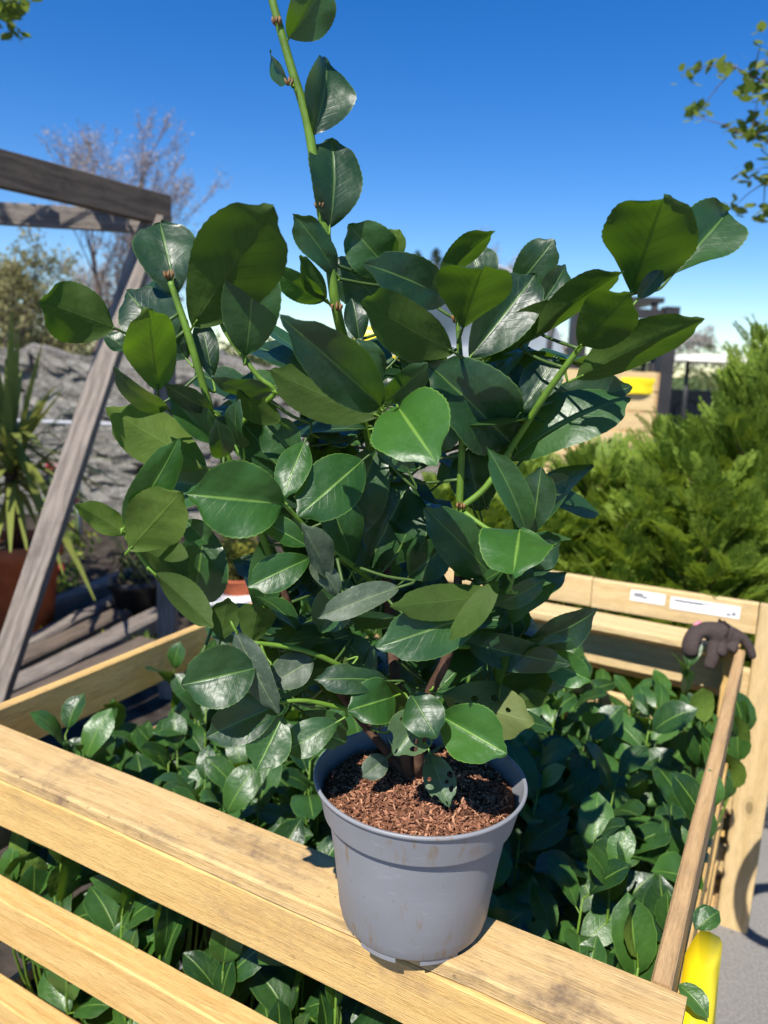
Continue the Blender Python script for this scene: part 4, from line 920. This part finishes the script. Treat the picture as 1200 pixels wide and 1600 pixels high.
for sx in (-.52, .52):
    for sy in (-.78, .8):
        wl_ = MB(); wl_.lathe([(.10, -.08), (.22, -.09), (.235, -.05), (.235, .05), (.22, .09), (.10, .08)], 24); Mx = Matrix.Translation(G+V((sx, sy, .235))) @ Matrix.Rotation(math.pi/2, 4, 'Y')
        wo_ = wl_.build('wheel', M['rubber'], t, True, Mx); hb = MB(); hb.lathe([(0, -.06), (.11, -.07), (.11, .07), (0, .06)], 16); hb.build('hub', M['steel'], wo_, True, Mx)
for sx in (-.42, .42): mb = MB(); mb.lathe([(0, 0), (.06, .005), (.07, .03)], 16); mb.build('headlight', M['white'], t, True, Matrix.Translation(G+V((sx, -1.155, .55))) @ Matrix.Rotation(math.pi/2, 4, 'X'))
# forklift
fk = at_y(945, 560, 8.0); G = V((fk.x, 8.2, 0)); t = empty('forklift', G, 'dark forklift with a mast and overhead guard behind the crates', 'vehicle')
for sx in (-.42, .42):
    mb = MB(); mb.box(G+V((sx, -.75, 1.12)), .13, .16, 2.1); mb.build('mast_rail', M['dark_metal'], t, False)
    mb = MB(); mb.tube([G+V((sx, -.55, 1.0)), G+V((sx*.95, -.35, 2.24))], .035, 8); mb.build('guard_post', M['dark_metal'], t)
    mb = MB(); mb.tube([G+V((sx, .7, 1.0)), G+V((sx*.95, .6, 2.24))], .035, 8); mb.build('guard_post', M['dark_metal'], t)
    mb = MB(); mb.box(G+V((sx*.7, -1.25, .10)), .11, .95, .04); mb.build('fork', M['steel'], t, False)
for z in (.5, 1.4, 2.1): mb = MB(); mb.box(G+V((0, -.72, z)), .74, .06, .09); mb.build('mast_bar', M['dark_metal'], t, False)
mb = MB(); mb.box(G+V((0, .12, 2.26)), .95, 1.05, .05); mb.build('overhead_guard', M['dark_metal'], t, False)
mb = MB(); mb.box(G+V((0, .35, .62)), .95, 1.5, .72); mb.box(G+V((0, .95, .85)), .9, .4, .6); mb.build('body', M['steel'], t, False)
mb = MB(); mb.box(G+V((0, .25, 1.1)), .5, .45, .14); mb.box(G+V((0, .48, 1.35)), .5, .1, .45); mb.build('seat', M['black'], t, False)
for sx in (-.48, .48):
    for sy, r in ((-.45, .30), (.85, .24)):
        wl_ = MB(); wl_.lathe([(.0, -.09), (r*.9, -.10), (r, -.06), (r, .06), (r*.9, .10), (0, .09)], 24); wl_.build('wheel', M['rubber'], t, True, Matrix.Translation(G+V((sx, sy, r))) @ Matrix.Rotation(math.pi/2, 4, 'Y'))
# polytunnel
pq = at_y(720, 560, 17); t = empty('polytunnel', (pq.x+1.0, 20, 0), 'long pale polytunnel with curved hoops far behind the laurel', 'polytunnel')
mb = MB(); n = 16; X0, X1 = pq.x-1.6, pq.x+2.6; hT = at_y(700, 412, 18).z
def arc(y, k, R=1.0): a = math.pi*k/n; return V(((X0+X1)/2 - (X1-X0)/2*R*math.cos(a), y, hT*R*math.sin(a)**.8))
vs_ = [arc(y, k) for y in (18, 30) for k in range(n+1)]; mb.add(vs_, [(k, k+1, n+2+k, n+1+k) for k in range(n)] + [tuple(range(n+1)), tuple(range(n+1, 2*n+2))[::-1]]); mb.build('cover', M['film'], t)
for y in (17.97, 20, 22, 24, 26, 28): mb = MB(); mb.tube([arc(y, k, 1.006) for k in range(n+1)], .03, 6); mb.build('hoop', M['steel'], t)
mb = MB(); mb.box(((X0+X1)/2, 17.96, 1.0), 1.5, .04, 2.0); mb.build('door', M['steel'], t, False)
# compost bag on the wall
bq = at_y(592, 522, 7.2); t = empty('compost_bag', (bq.x, 7.25, 1.5), 'yellow and white plastic bag lying on top of the stone wall', 'bag')
bm = bmesh.new(); bmesh.ops.create_cube(bm, size=1); bmesh.ops.subdivide_edges(bm, edges=bm.edges[:], cuts=5, use_grid_fill=True)
for v in bm.verts:
    c = v.co; c2 = c.lerp(c.normalized()*.6, .55); v.co = V((c2.x*.42, c2.y*.30, c2.z*.36))*(1+.08*noise.noise(c*4)) + V((bq.x, 7.28, 1.68))
me = bpy.data.meshes.new('bag'); bm.to_mesh(me); bm.free(); me.materials.append(M['yellow']); me.materials.append(M['white']); me.polygons.foreach_set('use_smooth', [True]*len(me.polygons))
for p in me.polygons: p.material_index = 1 if abs(p.center.z-1.66-.12*(p.center.x-bq.x)) < .035 else 0
mk('bag_body', me, None, t)

# hand trolley added out of view only so its hoop casts the looped shadow
hc = at_z(1222, 1432, 0); hz = .95; hoop = hc + to_sun*(hz/to_sun.z); tb_ = V((hoop.x+.30, hoop.y-.10, 0))
t = empty('added_trolley', tb_, 'black hand trolley added out of view to cast a hoop shadow on the asphalt', 'trolley')
mb = MB(); mb.tube([hoop+V((.125*math.cos(a), .125*math.sin(a), .05*math.cos(a))) for a in [k*6.2832/28 for k in range(29)]], .018, 8, cap=False); mb.build('handle', M['rubber'], t)
mb = MB(); mb.tube([tb_+V((0, 0, .16)), hoop+V((.125, 0, .05))], .018, 8); mb.build('column', M['dark_metal'], t)
mb = MB(); mb.box(tb_+V((.25, 0, .15)), .6, .42, .04); mb.build('platform', M['dark_metal'], t, False)
for sx in (0, .5):
    for sy in (-.18, .18):
        wl_ = MB(); wl_.lathe([(0, -.02), (.06, -.022), (.066, -.01), (.066, .01), (.06, .022), (0, .02)], 20); wl_.build('wheel', M['rubber'], t, True, Matrix.Translation(tb_+V((sx, sy, .066))) @ Matrix.Rotation(math.pi/2, 4, 'X'))
        mb = MB(); mb.tube([tb_+V((sx, sy, .066)), tb_+V((sx, sy, .14))], .012, 6); mb.build('fork', M['steel'], t)
